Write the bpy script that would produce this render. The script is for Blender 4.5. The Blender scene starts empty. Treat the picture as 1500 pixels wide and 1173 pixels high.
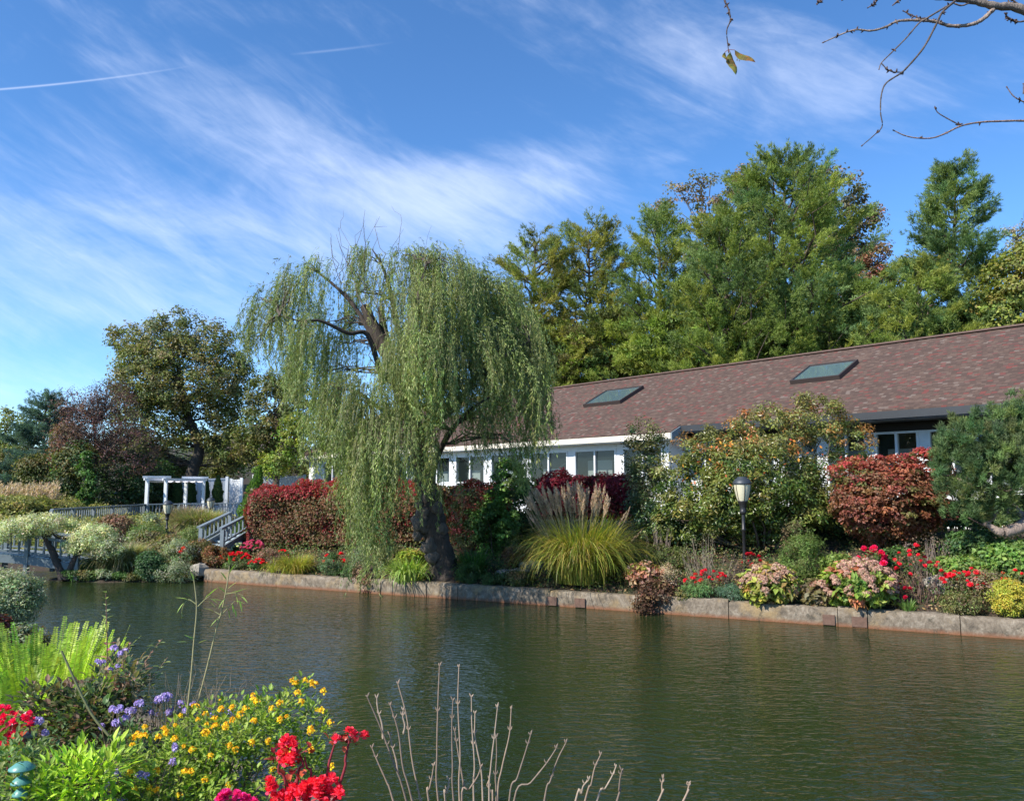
import bpy, math, random
import numpy as np
from mathutils import Vector
S = bpy.context.scene
COL = S.collection
R = math.radians
rng = np.random.default_rng(7)
random.seed(7)

# ------------------------------------------------------------------ camera
F_PX, PITCH, EYE = 1175.0, R(6.15), 2.4
cam_d = bpy.data.cameras.new("camera"); cam = bpy.data.objects.new("camera", cam_d); COL.objects.link(cam)
cam.location = (0, 0, EYE); cam.rotation_euler = (R(90)+PITCH, 0, 0)
cam_d.sensor_width = 36; cam_d.lens = F_PX/1500*36; cam_d.clip_end = 3000; cam_d.clip_start = .05
S.camera = cam

# ------------------------------------------------------------------ light
SUN_EL, SUN_AZ = R(40), math.atan2(-.82, -.57)      # compass style: atan2(x, y)
sd = bpy.data.lights.new("sun", 'SUN'); sun = bpy.data.objects.new("sun", sd); COL.objects.link(sun)
sd.energy = 5.0; sd.angle = R(.5); sd.color = (1, .94, .85)
sv = Vector((math.sin(SUN_AZ)*math.cos(SUN_EL), math.cos(SUN_AZ)*math.cos(SUN_EL), math.sin(SUN_EL)))
sun.rotation_euler = sv.to_track_quat('Z', 'Y').to_euler(); sun.location = (0, 0, 60)
S.view_settings.view_transform = 'Standard'; S.view_settings.look = 'None'
S.view_settings.exposure = 0.62; S.view_settings.gamma = 1

class NT:
    """tiny helper for building node trees"""
    def __init__(s, nt): s.t = nt; s.n = nt.nodes; s.l = nt.links
    def node(s, typ, **kw):
        n = s.n.new(typ)
        for k, v in kw.items(): setattr(n, k, v)
        return n
    def set(s, sock, v):
        if hasattr(v, 'is_linked') or isinstance(v, bpy.types.NodeSocket): s.l.new(v, sock)
        elif isinstance(v, (tuple, list)) and len(v) == 3 and sock.type == 'RGBA': sock.default_value = (*v, 1)
        else: sock.default_value = v
    def m(s, op, a, b=0.0, c=None, clamp=False):
        n = s.n.new('ShaderNodeMath'); n.operation = op; n.use_clamp = clamp
        s.set(n.inputs[0], a); s.set(n.inputs[1], b)
        if c is not None: s.set(n.inputs[2], c)
        return n.outputs[0]
    def mix(s, f, a, b, blend='MIX'):
        n = s.n.new('ShaderNodeMix'); n.data_type = 'RGBA'; n.blend_type = blend
        s.set(n.inputs[0], f); s.set(n.inputs[6], a); s.set(n.inputs[7], b)
        return n.outputs[2]
    def comb(s, x, y, z=0.0):
        n = s.n.new('ShaderNodeCombineXYZ')
        for i, v in enumerate((x, y, z)): s.set(n.inputs[i], v)
        return n.outputs[0]
    def noise(s, vec, scale, detail=4, rough=.55, dist=0.0):
        n = s.n.new('ShaderNodeTexNoise'); s.l.new(vec, n.inputs['Vector'])
        n.inputs['Scale'].default_value = scale; n.inputs['Detail'].default_value = detail
        n.inputs['Roughness'].default_value = rough; n.inputs['Distortion'].default_value = dist
        return n.outputs['Fac']
    def ramp(s, f, pts):
        n = s.n.new('ShaderNodeValToRGB'); s.l.new(f, n.inputs[0]); e = n.color_ramp.elements
        while len(e) < len(pts): e.new(.5)
        for i, (p, c) in enumerate(pts):
            e[i].position = p; e[i].color = (*c, 1) if len(c) == 3 else c
        return n.outputs[0]
    def sep(s, v):
        n = s.n.new('ShaderNodeSeparateXYZ'); s.l.new(v, n.inputs[0]); return n.outputs
    def map(s, v, loc=(0,0,0), rot=(0,0,0), sc=(1,1,1)):
        n = s.n.new('ShaderNodeMapping'); s.l.new(v, n.inputs[0])
        n.inputs[1].default_value = loc; n.inputs[2].default_value = rot; n.inputs[3].default_value = sc
        return n.outputs[0]

# ------------------------------------------------------------------ sky
W = bpy.data.worlds.new("World"); S.world = W; W.use_nodes = True
t = NT(W.node_tree); t.n.clear()
sky = t.node('ShaderNodeTexSky', sky_type='NISHITA', sun_disc=False)
sky.sun_elevation = SUN_EL; sky.sun_rotation = SUN_AZ; sky.altitude = 2200; sky.air_density = 1.0
sky.dust_density = 0.0; sky.ozone_density = 4.5
co = t.node('ShaderNodeTexCoord').outputs['Generated']
x, y, z = t.sep(co)
az = t.m('ARCTAN2', x, y); el = t.m('ARCSINE', z)
def band(az0, el0, rot, sa, se):
    """soft elliptical region of the sky, in azimuth and elevation"""
    da = t.m('SUBTRACT', az, az0); de = t.m('SUBTRACT', el, el0)
    c, s_ = math.cos(rot), math.sin(rot)
    u = t.m('ADD', t.m('MULTIPLY', da, c/sa), t.m('MULTIPLY', de, s_/sa))
    v = t.m('ADD', t.m('MULTIPLY', da, -s_/se), t.m('MULTIPLY', de, c/se))
    q = t.m('ADD', t.m('MULTIPLY', u, u), t.m('MULTIPLY', v, v))
    return t.m('EXPONENT', t.m('MULTIPLY', q, -1.0))
SKYMASKS = [(-.30,.30,-.30,.26,.05,.8), (-.14,.35,-.40,.24,.06,.95), (.0,.375,.15,.16,.045,1.0), (-.55,.26,-.05,.25,.075,.95), (-.36,.40,-.35,.2,.03,.6),
            (.24,.50,-.35,.22,.06,.85), (-.6,.10,0,.4,.05,.35), (.42,.44,-.2,.16,.05,.5), (-.28,.42,-.4,.16,.025,.45),(-.45,.19,.05,.25,.03,.4)]
acc = None
for a0, e0, ro, sa, se, w in SKYMASKS:
    b = t.m('MULTIPLY', band(a0, e0, ro, sa, se), w)
    acc = b if acc is None else t.m('ADD', acc, b)
v0 = t.comb(az, el, 0.0)
n1 = t.noise(t.map(t.map(v0, rot=(0,0,R(24))), sc=(2.0, 8, 1)), 2.4, 7, .6, .7)
n2 = t.noise(t.map(t.map(v0, loc=(3,1,0), rot=(0,0,R(10))), sc=(3, 6, 1)), 1.6, 5, .6, .9)
n3 = t.noise(t.map(t.map(v0, loc=(9,4,0), rot=(0,0,R(28))), sc=(7, 34, 1)), 2.4, 5, .6, .8)
dens = t.m('ADD', t.m('MULTIPLY', n1, .8), t.m('ADD', t.m('MULTIPLY', n2, .6), t.m('MULTIPLY', n3, .26)))
dens = t.m('ADD', dens, t.m('MULTIPLY', acc, .42))
cl = t.n.new('ShaderNodeMapRange'); cl.interpolation_type = 'SMOOTHSTEP'
t.set(cl.inputs[0], dens); cl.inputs[1].default_value = .84; cl.inputs[2].default_value = 1.85
cl.inputs[3].default_value = 0; cl.inputs[4].default_value = .58
cloud = cl.outputs[0]
# a thin contrail high on the left: a straight streak with a soft broken end
def trail(a0, e0, a1, e1, wd, gain):
    rot = math.atan2(e1-e0, a1-a0); ln = math.hypot(a1-a0, e1-e0)
    c, s_ = math.cos(rot), math.sin(rot)
    da = t.m('SUBTRACT', az, a0); de = t.m('SUBTRACT', el, e0)
    u = t.m('ADD', t.m('MULTIPLY', da, c), t.m('MULTIPLY', de, s_))
    v = t.m('ADD', t.m('MULTIPLY', da, -s_), t.m('MULTIPLY', de, c))
    v = t.m('DIVIDE', v, wd)
    g = t.m('EXPONENT', t.m('MULTIPLY', t.m('MULTIPLY', v, v), -1.0))
    k = t.n.new('ShaderNodeMapRange'); t.set(k.inputs[0], u); k.inputs[1].default_value = ln; k.inputs[2].default_value = ln*.45
    k2 = t.n.new('ShaderNodeMapRange'); t.set(k2.inputs[0], u); k2.inputs[1].default_value = -.002; k2.inputs[2].default_value = .03
    return t.m('MULTIPLY', t.m('MULTIPLY', g, t.m('MULTIPLY', k.outputs[0], k2.outputs[0])), gain)
def azel(px, py):
    d = raydir(px, py); d = d/np.linalg.norm(d); return math.atan2(d[0], d[1]), math.asin(d[2])
def raydir(px, py):
    a = (px-750)/F_PX; b = (586.5-py)/F_PX
    return np.array([a, math.cos(PITCH)-b*math.sin(PITCH), math.sin(PITCH)+b*math.cos(PITCH)])
a0, e0 = azel(-120, 139); a1, e1 = azel(285, 96)
tr = trail(a0, e0, a1, e1, .0009, .30)
b0, f0 = azel(425, 80); b1, f1 = azel(580, 62)
tr = t.m('ADD', tr, trail(b0, f0, b1, f1, .0012, .10))
cloud = t.m('ADD', cloud, tr, clamp=True)
hs = t.node('ShaderNodeHueSaturation'); t.l.new(sky.outputs[0], hs.inputs['Color'])
hs.inputs['Saturation'].default_value = 1.14; hs.inputs['Value'].default_value = 1.0
skyc = t.mix(cloud, hs.outputs[0], (4.9, 5.3, 6.3))
bg = t.node('ShaderNodeBackground'); bg.inputs['Strength'].default_value = .165
t.l.new(skyc, bg.inputs[0])
wo = t.node('ShaderNodeOutputWorld'); t.l.new(bg.outputs[0], wo.inputs[0])

# ------------------------------------------------------------------ pixel -> place helpers
def at(px, py, Y):
    d = raydir(px, py); k = Y/d[1]; return np.array([0, 0, EYE]) + d*k
def XY(px, Y): return ((px-750)/1182.0*Y, Y)
def zof(py, Y): return at(750, py, Y)[2]
WA, WD = np.array([-7.9, 20.9]), np.array([16.1, -7.9])        # the pond wall on the far bank
WN = np.array([.4405, .8977])                                   # pointing away from the water
def WY(px, off=0.0):
    k = (px-750)/1182.0; A = WA + WN*off
    tt = (k*A[1]-A[0])/(WD[0]-k*WD[1]); return A[1]+WD[1]*tt
def smooth(a, b, x): 
    u = np.clip((x-a)/(b-a), 0, 1); return u*u*(3-2*u)

POND = np.array([(-7.9,20.9),(24.3,5.1),(60,-12.4),(60,-40),(28,-9),(8,1.0),(3,3.2),(1,4.3),(-.87,5.45),(-1.35,5.75),(-2.3,6.6),(-4.2,8.6),(-6.4,11.6),
                 (-9.5,14.8),(-14,16.6),(-34,17.5),(-34,23.6),(-12.6,23.4),(-12.0,21.1),(-10.5,20.6)])
def pond_sd(X, Y):
    """signed distance to the pond outline, negative over the water"""
    P = POND; n = len(P); best = np.full(X.shape, 1e9); ins = np.zeros(X.shape, bool)
    for i in range(n):
        a = P[i]; b = P[(i+1) % n]; d = b-a
        u = np.clip(((X-a[0])*d[0]+(Y-a[1])*d[1])/(d@d), 0, 1)
        best = np.minimum(best, np.hypot(X-a[0]-u*d[0], Y-a[1]-u*d[1]))
        c = ((a[1] > Y) != (b[1] > Y)) & (X < (b[0]-a[0])*(Y-a[1])/(b[1]-a[1]+1e-12)+a[0])
        ins ^= c
    return np.where(ins, -best, best)
def height(X, Y):
    X = np.asarray(X, float); Y = np.asarray(Y, float); sd_ = pond_sd(X, Y)
    tw = (X-WA[0])*WN[0]+(Y-WA[1])*WN[1]
    slope = .12+.15*smooth(-6, 6, X)
    bed = .27+np.minimum(np.maximum(tw-.3, 0)*slope, 1.15)
    lft = np.minimum(.04+sd_*.16, .75)                                 # natural bank on the left
    k = smooth(-9.0, -7.7, X); far = bed*k+lft*(1-k)
    far = far + 1.0*smooth(-15.5, -22, X)*smooth(23, 30, Y) + 4.5*smooth(44, 80, Y)
    near = .28+np.minimum(np.maximum(sd_-.3, 0)*.11, .5)
    isnear = (tw < -3)
    z = np.where(isnear, near, far)
    wallish = np.where(isnear, smooth(-.02, .22, sd_), np.where(X > -8.2, smooth(.0, .22, sd_), smooth(-1.4, .25, sd_)))
    return -.7+(z+.7)*wallish
def ground(x, y): return float(height(np.array([x]), np.array([y]))[0])

# ------------------------------------------------------------------ mesh accumulator
ORG = {}
class M:
    def __init__(s): s.V = []; s.F = []; s.C = []; s.I = []; s.S = []; s.n = 0
    def add(s, V, F, c=(.5,.5,.5), mi=0, smooth=False):
        V = np.asarray(V, float).reshape(-1, 3); F = np.asarray(F, int)
        if len(F) == 0: return s
        c = np.asarray(c, float); c = np.broadcast_to(c, (len(F), 3)) if c.ndim == 1 else c
        s.V.append(V); s.F.append(F+s.n); s.C.append(c); s.I.append(np.full(len(F), mi)); s.S.append(np.full(len(F), smooth)); s.n += len(V)
        return s
    def box(s, x0, x1, y0, y1, z0, z1, c=(.5,.5,.5), mi=0):
        V = [(x,y,z) for x in (x0,x1) for y in (y0,y1) for z in (z0,z1)]
        return s.add(V, [(0,1,3,2),(4,6,7,5),(0,4,5,1),(2,3,7,6),(0,2,6,4),(1,5,7,3)], c, mi)
    def beam(s, a, b, w, h, c=(.5,.5,.5), mi=0, up=(0,0,1)):
        a = np.array(a, float); b = np.array(b, float); d = b-a; d /= np.linalg.norm(d); up = np.array(up, float)
        sx = np.cross(d, up); sx /= np.linalg.norm(sx)+1e-9; u = np.cross(sx, d)
        V = []
        for p in (a, b):
            for i, j in ((-1,-1),(1,-1),(1,1),(-1,1)): V.append(p+sx*w/2*i+u*h/2*j)
        return s.add(V, [(0,1,5,4),(1,2,6,5),(2,3,7,6),(3,0,4,7),(3,2,1,0),(4,5,6,7)], c, mi)
    def tube(s, P, r, n=6, c=(.5,.5,.5), mi=0, rough=0.0, cap=True):
        P = np.asarray(P, float); k = len(P); r = np.broadcast_to(np.asarray(r, float), (k,))
        d = np.gradient(P, axis=0); d /= np.linalg.norm(d, axis=1)[:,None]+1e-9
        ref = np.array([0,0,1.]) if abs(d[0][2]) < .9 else np.array([1.,0,0])
        sx = np.cross(d, ref); sx /= np.linalg.norm(sx, axis=1)[:,None]+1e-9; sy = np.cross(d, sx)
        a = np.arange(n)*2*math.pi/n
        rr = r[:,None]*(1+rough*rng.normal(size=(k,n))) if rough else np.repeat(r[:,None], n, 1)
        V = P[:,None]+(sx[:,None]*np.cos(a)[None,:,None]+sy[:,None]*np.sin(a)[None,:,None])*rr[:,:,None]
        i = np.arange(k-1)[:,None]*n; j = np.arange(n)[None]; j2 = (j+1) % n
        F = np.stack([i+j, i+j2, i+n+j2, i+n+j], -1).reshape(-1, 4)
        s.add(V, F, c, mi, True)
        if cap and r[-1] > .004:
            s.add(np.vstack([V[-1], P[-1][None]]), [(q,(q+1)%n,n) for q in range(n)], c, mi)
        return s
    def lathe(s, prof, n=16, o=(0,0,0), c=(.5,.5,.5), mi=0, sm=True):
        prof = np.asarray(prof, float); a = np.arange(n)*2*math.pi/n
        V = np.stack([o[0]+prof[:,0:1]*np.cos(a), o[1]+prof[:,0:1]*np.sin(a), o[2]+np.repeat(prof[:,1:2], n, 1)], -1)
        i = np.arange(len(prof)-1)[:,None]*n; j = np.arange(n)[None]; j2 = (j+1) % n
        return s.add(V, np.stack([i+j, i+j2, i+n+j2, i+n+j], -1).reshape(-1, 4), c, mi, sm)
    def build(s, name, mats, parent=None, local=False):
        me = bpy.data.meshes.new(name); V = np.vstack(s.V)
        org = ORG.get(parent.name, np.zeros(3)) if parent is not None and not local else np.zeros(3)
        V = V-org
        me.vertices.add(len(V)); me.vertices.foreach_set('co', V.ravel())
        tot = np.concatenate([np.full(len(f), f.shape[1]) for f in s.F]); li = np.concatenate([f.ravel() for f in s.F])
        me.loops.add(len(li)); me.loops.foreach_set('vertex_index', li)
        st = np.concatenate([[0], np.cumsum(tot)[:-1]])
        me.polygons.add(len(tot)); me.polygons.foreach_set('loop_start', st); me.polygons.foreach_set('loop_total', tot)
        me.polygons.foreach_set('material_index', np.concatenate(s.I)); me.polygons.foreach_set('use_smooth', np.concatenate(s.S))
        at_ = me.attributes.new('tint', 'FLOAT_COLOR', 'FACE'); C = np.vstack(s.C)
        at_.data.foreach_set('color', np.hstack([C, np.ones((len(C), 1))]).ravel())
        me.update(calc_edges=True); me.validate()
        for m_ in (mats if isinstance(mats, (list, tuple)) else [mats]): me.materials.append(m_)
        o = bpy.data.objects.new(name, me); COL.objects.link(o)
        if parent is not None:
            o.parent = parent; ORG[o.name] = org
        return o
def tag(o, label=None, cat=None, group=None, kind=None):
    for k, v in (('label',label),('category',cat),('group',group),('kind',kind)):
        if v: o[k] = v
    return o
def thing(name, label, cat, loc, group=None, rz=0):
    o = bpy.data.objects.new(name, None); COL.objects.link(o); o.empty_display_size = .2
    o.location = loc; o.rotation_euler = (0,0,rz); ORG[o.name] = np.array(loc, float)
    return tag(o, label, cat, group)
def copy_tree(o, loc=None, label=None, rz=None, sc=None, parent=None):
    c = o.copy(); COL.objects.link(c); c.parent = parent
    for ch in list(o.children): copy_tree(ch, parent=c)
    if loc is not None: c.location = loc; ORG[c.name] = np.array(loc, float)
    if label: c['label'] = label
    if rz is not None: c.rotation_euler = (0,0,rz)
    if sc is not None: c.scale = (sc,)*3 if np.isscalar(sc) else sc
    return c

# ------------------------------------------------------------------ materials
MATS = {}
def mat(name, fn=None, **kw):
    if name in MATS: return MATS[name]
    m_ = bpy.data.materials.new(name); m_.use_nodes = True; q = NT(m_.node_tree); p = q.n['Principled BSDF']
    for k, v in kw.items(): q.set(p.inputs[k], v)
    if fn: fn(q, p)
    MATS[name] = m_; return m_
def tinted(q):
    a = q.node('ShaderNodeAttribute', attribute_name='tint'); return a.outputs['Color']
def leafy(name, trans=.35, rough=.5, spec=.35, gain=1.0):
    def fn(q, p):
        c = tinted(q)
        g = q.node('ShaderNodeTexCoord').outputs['Object']
        c = q.mix(q.noise(g, 9, 2), q.mix(1.0, c, (1.05,1.05,1.05), 'MULTIPLY'), q.mix(1.0, c, (1.5,1.5,1.42), 'MULTIPLY'))
        q.set(p.inputs['Base Color'], c); p.inputs['Roughness'].default_value = rough; p.inputs['Specular IOR Level'].default_value = spec
        tr_ = q.node('ShaderNodeBsdfTranslucent'); q.set(tr_.inputs[0], q.mix(1.0, c, (1.35,1.5,.7), 'MULTIPLY'))
        mx = q.node('ShaderNodeMixShader'); mx.inputs[0].default_value = trans
        q.l.new(p.outputs[0], mx.inputs[1]); q.l.new(tr_.outputs[0], mx.inputs[2])
        q.l.new(mx.outputs[0], q.n['Material Output'].inputs[0])
    return mat(name, fn)
LEAF = leafy('leaf'); NEEDLE = leafy('needle', .34, .6, .25); GRASS = leafy('grass_blade', .4, .45, .4); PETAL = leafy('petal', .3, .6, .2)
GLOSSY = leafy('waxy_leaf', .25, .33, .5); DRY = leafy('dry_leaf', .25, .8, .1)
def fbark(q, p):
    c = tinted(q); g = q.node('ShaderNodeTexCoord').outputs['Object']
    n = q.noise(q.map(g, sc=(1,1,.28)), 14, 6, .7, .4)
    q.set(p.inputs['Base Color'], q.mix(n, q.mix(1.0, c, (.35,.33,.3), 'MULTIPLY'), q.mix(1.0, c, (1.5,1.5,1.5), 'MULTIPLY')))
    p.inputs['Roughness'].default_value = .9
    b = q.node('ShaderNodeBump'); b.inputs['Strength'].default_value = .9; b.inputs['Distance'].default_value = .05
    q.l.new(n, b.inputs['Height']); q.l.new(b.outputs[0], p.inputs['Normal'])
BARK = mat('bark', fbark)
def fstem(q, p):
    c = tinted(q); g = q.node('ShaderNodeTexCoord').outputs['Object']
    q.set(p.inputs['Base Color'], q.mix(q.noise(g, 60, 3), q.mix(1.0, c, (.7,.7,.7), 'MULTIPLY'), q.mix(1.0, c, (1.25,1.25,1.25), 'MULTIPLY')))
    p.inputs['Roughness'].default_value = .7
STEM = mat('stem', fstem)
def paint(name, col, dirt=.25, rough=.55, scale=6):
    def fn(q, p):
        g = q.node('ShaderNodeTexCoord').outputs['Object']
        n = q.noise(g, scale, 6, .7)
        f = q.ramp(n, [(.42,(0,0,0)),(.72,(1,1,1))])
        q.set(p.inputs['Base Color'], q.mix(q.m('MULTIPLY', f, dirt), col, tuple(v*.45 for v in col)))
        p.inputs['Roughness'].default_value = rough
        b = q.node('ShaderNodeBump'); b.inputs['Strength'].default_value = .15; b.inputs['Distance'].default_value = .01
        q.l.new(n, b.inputs['Height']); q.l.new(b.outputs[0], p.inputs['Normal'])
    return mat(name, fn)
WHITE = paint('white_paint', (.74,.76,.76), .25); GREY = paint('grey_blue_paint', (.20,.24,.26), .45, .6, 9); BRGREY = paint('bridge_paint', (.12,.155,.17), .45, .6, 9)
BLACK = paint('black_metal', (.02,.02,.022), .3, .4, 20); CREAM = paint('cream_fascia', (.72,.66,.54), .3)
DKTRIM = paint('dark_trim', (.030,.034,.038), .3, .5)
# ------------------------------------------------------------------ vegetation generators
def unit(v): return v/(np.linalg.norm(v, axis=-1, keepdims=True)+1e-9)
def rnd(n): return unit(rng.normal(size=(n,3)))
def pick(pal, n, jit=.22):
    pal = np.array(pal, float); c = pal[rng.integers(0, len(pal), n)]
    return np.clip(c*(1+rng.normal(size=(n,1))*jit)*(1+rng.normal(size=(n,3))*.06), .004, .9)
def rhombs(mb, P, T, Nn, L, Wd, col, mi=0, fold=0.0):
    """one pointed leaf per row: base at P, pointing along T, facing Nn"""
    n = len(P); T = unit(T); B = unit(np.cross(Nn, T)); L = np.broadcast_to(L, (n,))[:,None]; Wd = np.broadcast_to(Wd, (n,))[:,None]
    U = np.cross(T, B)
    V = np.stack([P, P+T*L*.45+B*Wd/2+U*Wd*fold, P+T*L, P+T*L*.45-B*Wd/2+U*Wd*fold], 1).reshape(-1, 3)
    return mb.add(V, np.arange(4*n).reshape(-1, 4), col, mi)
def ell(c, r): return (np.array(c, float), np.array(r, float))
def clumps(blobs, n, shell=.5, lo=-1.0):
    vol = np.array([b[1][0]*b[1][1]*b[1][2] for b in blobs])**.8; vol /= vol.sum()
    idx = rng.choice(len(blobs), n, p=vol); d = rnd(n)
    d[:,2] = np.where(d[:,2] < lo, -d[:,2], d[:,2])
    r = rng.random(n)**(1/3.0*(1-shell)+.02)
    C = np.array([b[0] for b in blobs])[idx]; Rr = np.array([b[1] for b in blobs])[idx]
    return C+d*r[:,None]*Rr, d
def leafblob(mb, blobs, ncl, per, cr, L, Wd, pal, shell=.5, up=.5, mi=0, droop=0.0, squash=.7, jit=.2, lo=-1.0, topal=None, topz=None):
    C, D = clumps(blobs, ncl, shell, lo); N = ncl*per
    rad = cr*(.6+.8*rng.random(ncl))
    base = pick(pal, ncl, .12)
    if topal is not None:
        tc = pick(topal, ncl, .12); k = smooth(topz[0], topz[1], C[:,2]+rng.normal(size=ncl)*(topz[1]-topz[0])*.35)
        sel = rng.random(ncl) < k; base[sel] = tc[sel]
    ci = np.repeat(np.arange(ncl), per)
    o = rnd(N); rr = rng.random(N)**.45
    P = C[ci]+o*(rr*rad[ci])[:,None]*np.array([1,1,squash])
    Nn = unit(o*.5+D[ci]*.5+rng.normal(size=(N,3))*.45+np.array([0,0,up]))
    T = unit(np.cross(Nn, rng.normal(size=(N,3)))); T[:,2] -= droop; T = unit(T)
    col = base[ci]*(1+rng.normal(size=(N,1))*jit)*(1+rng.normal(size=(N,3))*.07)
    rhombs(mb, P, T, Nn, L*(.65+.7*rng.random(N)), Wd*(.65+.7*rng.random(N)), np.clip(col, .004, .95), mi, .18)
    return C
def tufts(mb, P, D, k, L, Wd, pal, spread=.6, mi=0, jit=.2, base=None):
    """bundles of needles fanning from each point"""
    n = len(P); ci = np.repeat(np.arange(n), k)
    T = unit(D[ci]+rng.normal(size=(n*k,3))*spread)
    Nn = unit(rng.normal(size=(n*k,3)))
    c = base if base is not None else pick(pal, n, .15)
    col = np.clip(c[ci]*(1+rng.normal(size=(n*k,1))*jit), .004, .9)
    rhombs(mb, P[ci], T, Nn, L*(.6+.7*rng.random(n*k)), Wd, col, mi)
def curve(a, b, sag=.0, k=6, wob=.05):
    a = np.array(a, float); b = np.array(b, float); u = np.linspace(0,1,k)[:,None]; L = np.linalg.norm(b-a)
    P = a+(b-a)*u; P[:,2:3] += sag*L*4*u*(1-u); P[1:-1] += rng.normal(size=(k-2,3))*wob*L*.5
    return P
def sm_path(pts, k=4):
    """Catmull-Rom through points; works on any number of columns"""
    P = np.array(pts, float); out = []
    Q = np.vstack([2*P[0]-P[1], P, 2*P[-1]-P[-2]])
    for i in range(len(P)-1):
        p0, p1, p2, p3 = Q[i:i+4]
        for u in np.linspace(0, 1, k, endpoint=False):
            out.append(.5*((2*p1)+(-p0+p2)*u+(2*p0-5*p1+4*p2-p3)*u*u+(-p0+3*p1-3*p2+p3)*u**3))
    out.append(P[-1]); return np.array(out)
BRN = (.10,.075,.055)
def tree(name, label, cat, px, Y, blobs, trunk_px, ncl, per, cr, L, Wd, pal, shell=.45, r0=.22, bark=BRN, nbr=60, fork=None,
         group=None, mat_=None, up=.4, droop=0, needles=False, topal=None, topz=None, jit=.2, dep=.8, bth=.035, twigs=0):
    """broad crown given by blobs (px, py, half-width px, half-height px, depth offset); trunk_px: list of (px, py) from base up"""
    x, y = XY(px, Y); z = ground(x, y); T = thing(name, label, cat, (x,y,z), group)
    s_ = Y/1182.0
    BB = [ell(at(b[0], b[1], Y+(b[4] if len(b) > 4 else 0)), (b[2]*s_, b[2]*s_*dep, b[3]*s_)) for b in blobs]
    f = M()
    if needles:
        C, D = clumps(BB, ncl, shell); ci = np.repeat(np.arange(ncl), per); n = ncl*per
        P = C[ci]+rnd(n)*(rng.random(n)**.5*cr)[:,None]*np.array([1,1,.55])
        Dd = unit(D[ci]*.5+np.array([0,0,.5])+rng.normal(size=(n,3))*.4)
        tufts(f, P, Dd, 6, L, Wd, pal, .55, base=pick(pal, ncl, .12)[ci]*(1+rng.normal(size=(n,1))*.12))
    else:
        C = leafblob(f, BB, ncl, per, cr, L, Wd, pal, shell, up, droop=droop, topal=topal, topz=topz, jit=jit)
    tb = M(); base = np.array([x,y,z-.1])
    pts = [base]+[at(p[0], p[1], Y) for p in trunk_px]
    tp = sm_path(pts, 4); rr = np.linspace(r0, r0*.35, len(tp)); rr[0] *= 1.35
    tb.tube(tp, rr, 8, bark, rough=.05)
    ends = C[rng.choice(len(C), min(nbr, len(C)), replace=False)]
    for e in ends:
        i = int(np.clip(np.searchsorted(tp[:,2], e[2]-np.linalg.norm(e[:2]-tp[len(tp)//2][:2])*.55), len(tp)//3, len(tp)-1))
        cv = curve(tp[i], e, -.06, 7, .07); w = bth*(.5+np.linalg.norm(e-tp[i])*.14)
        tb.tube(cv, np.linspace(w, .012, 7), 5, bark, cap=False)
        for _ in range(twigs):
            q = cv[rng.integers(3, 7)]; tb.tube(curve(q, q+rnd(1)[0]*cr*1.3+np.array([0,0,cr*.5]), 0, 4, .1), np.linspace(.012, .004, 4), 3, bark, cap=False)
    tb.build('trunk', BARK, T); f.build('crown', mat_ or (NEEDLE if needles else LEAF), T)
    return T
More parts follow.
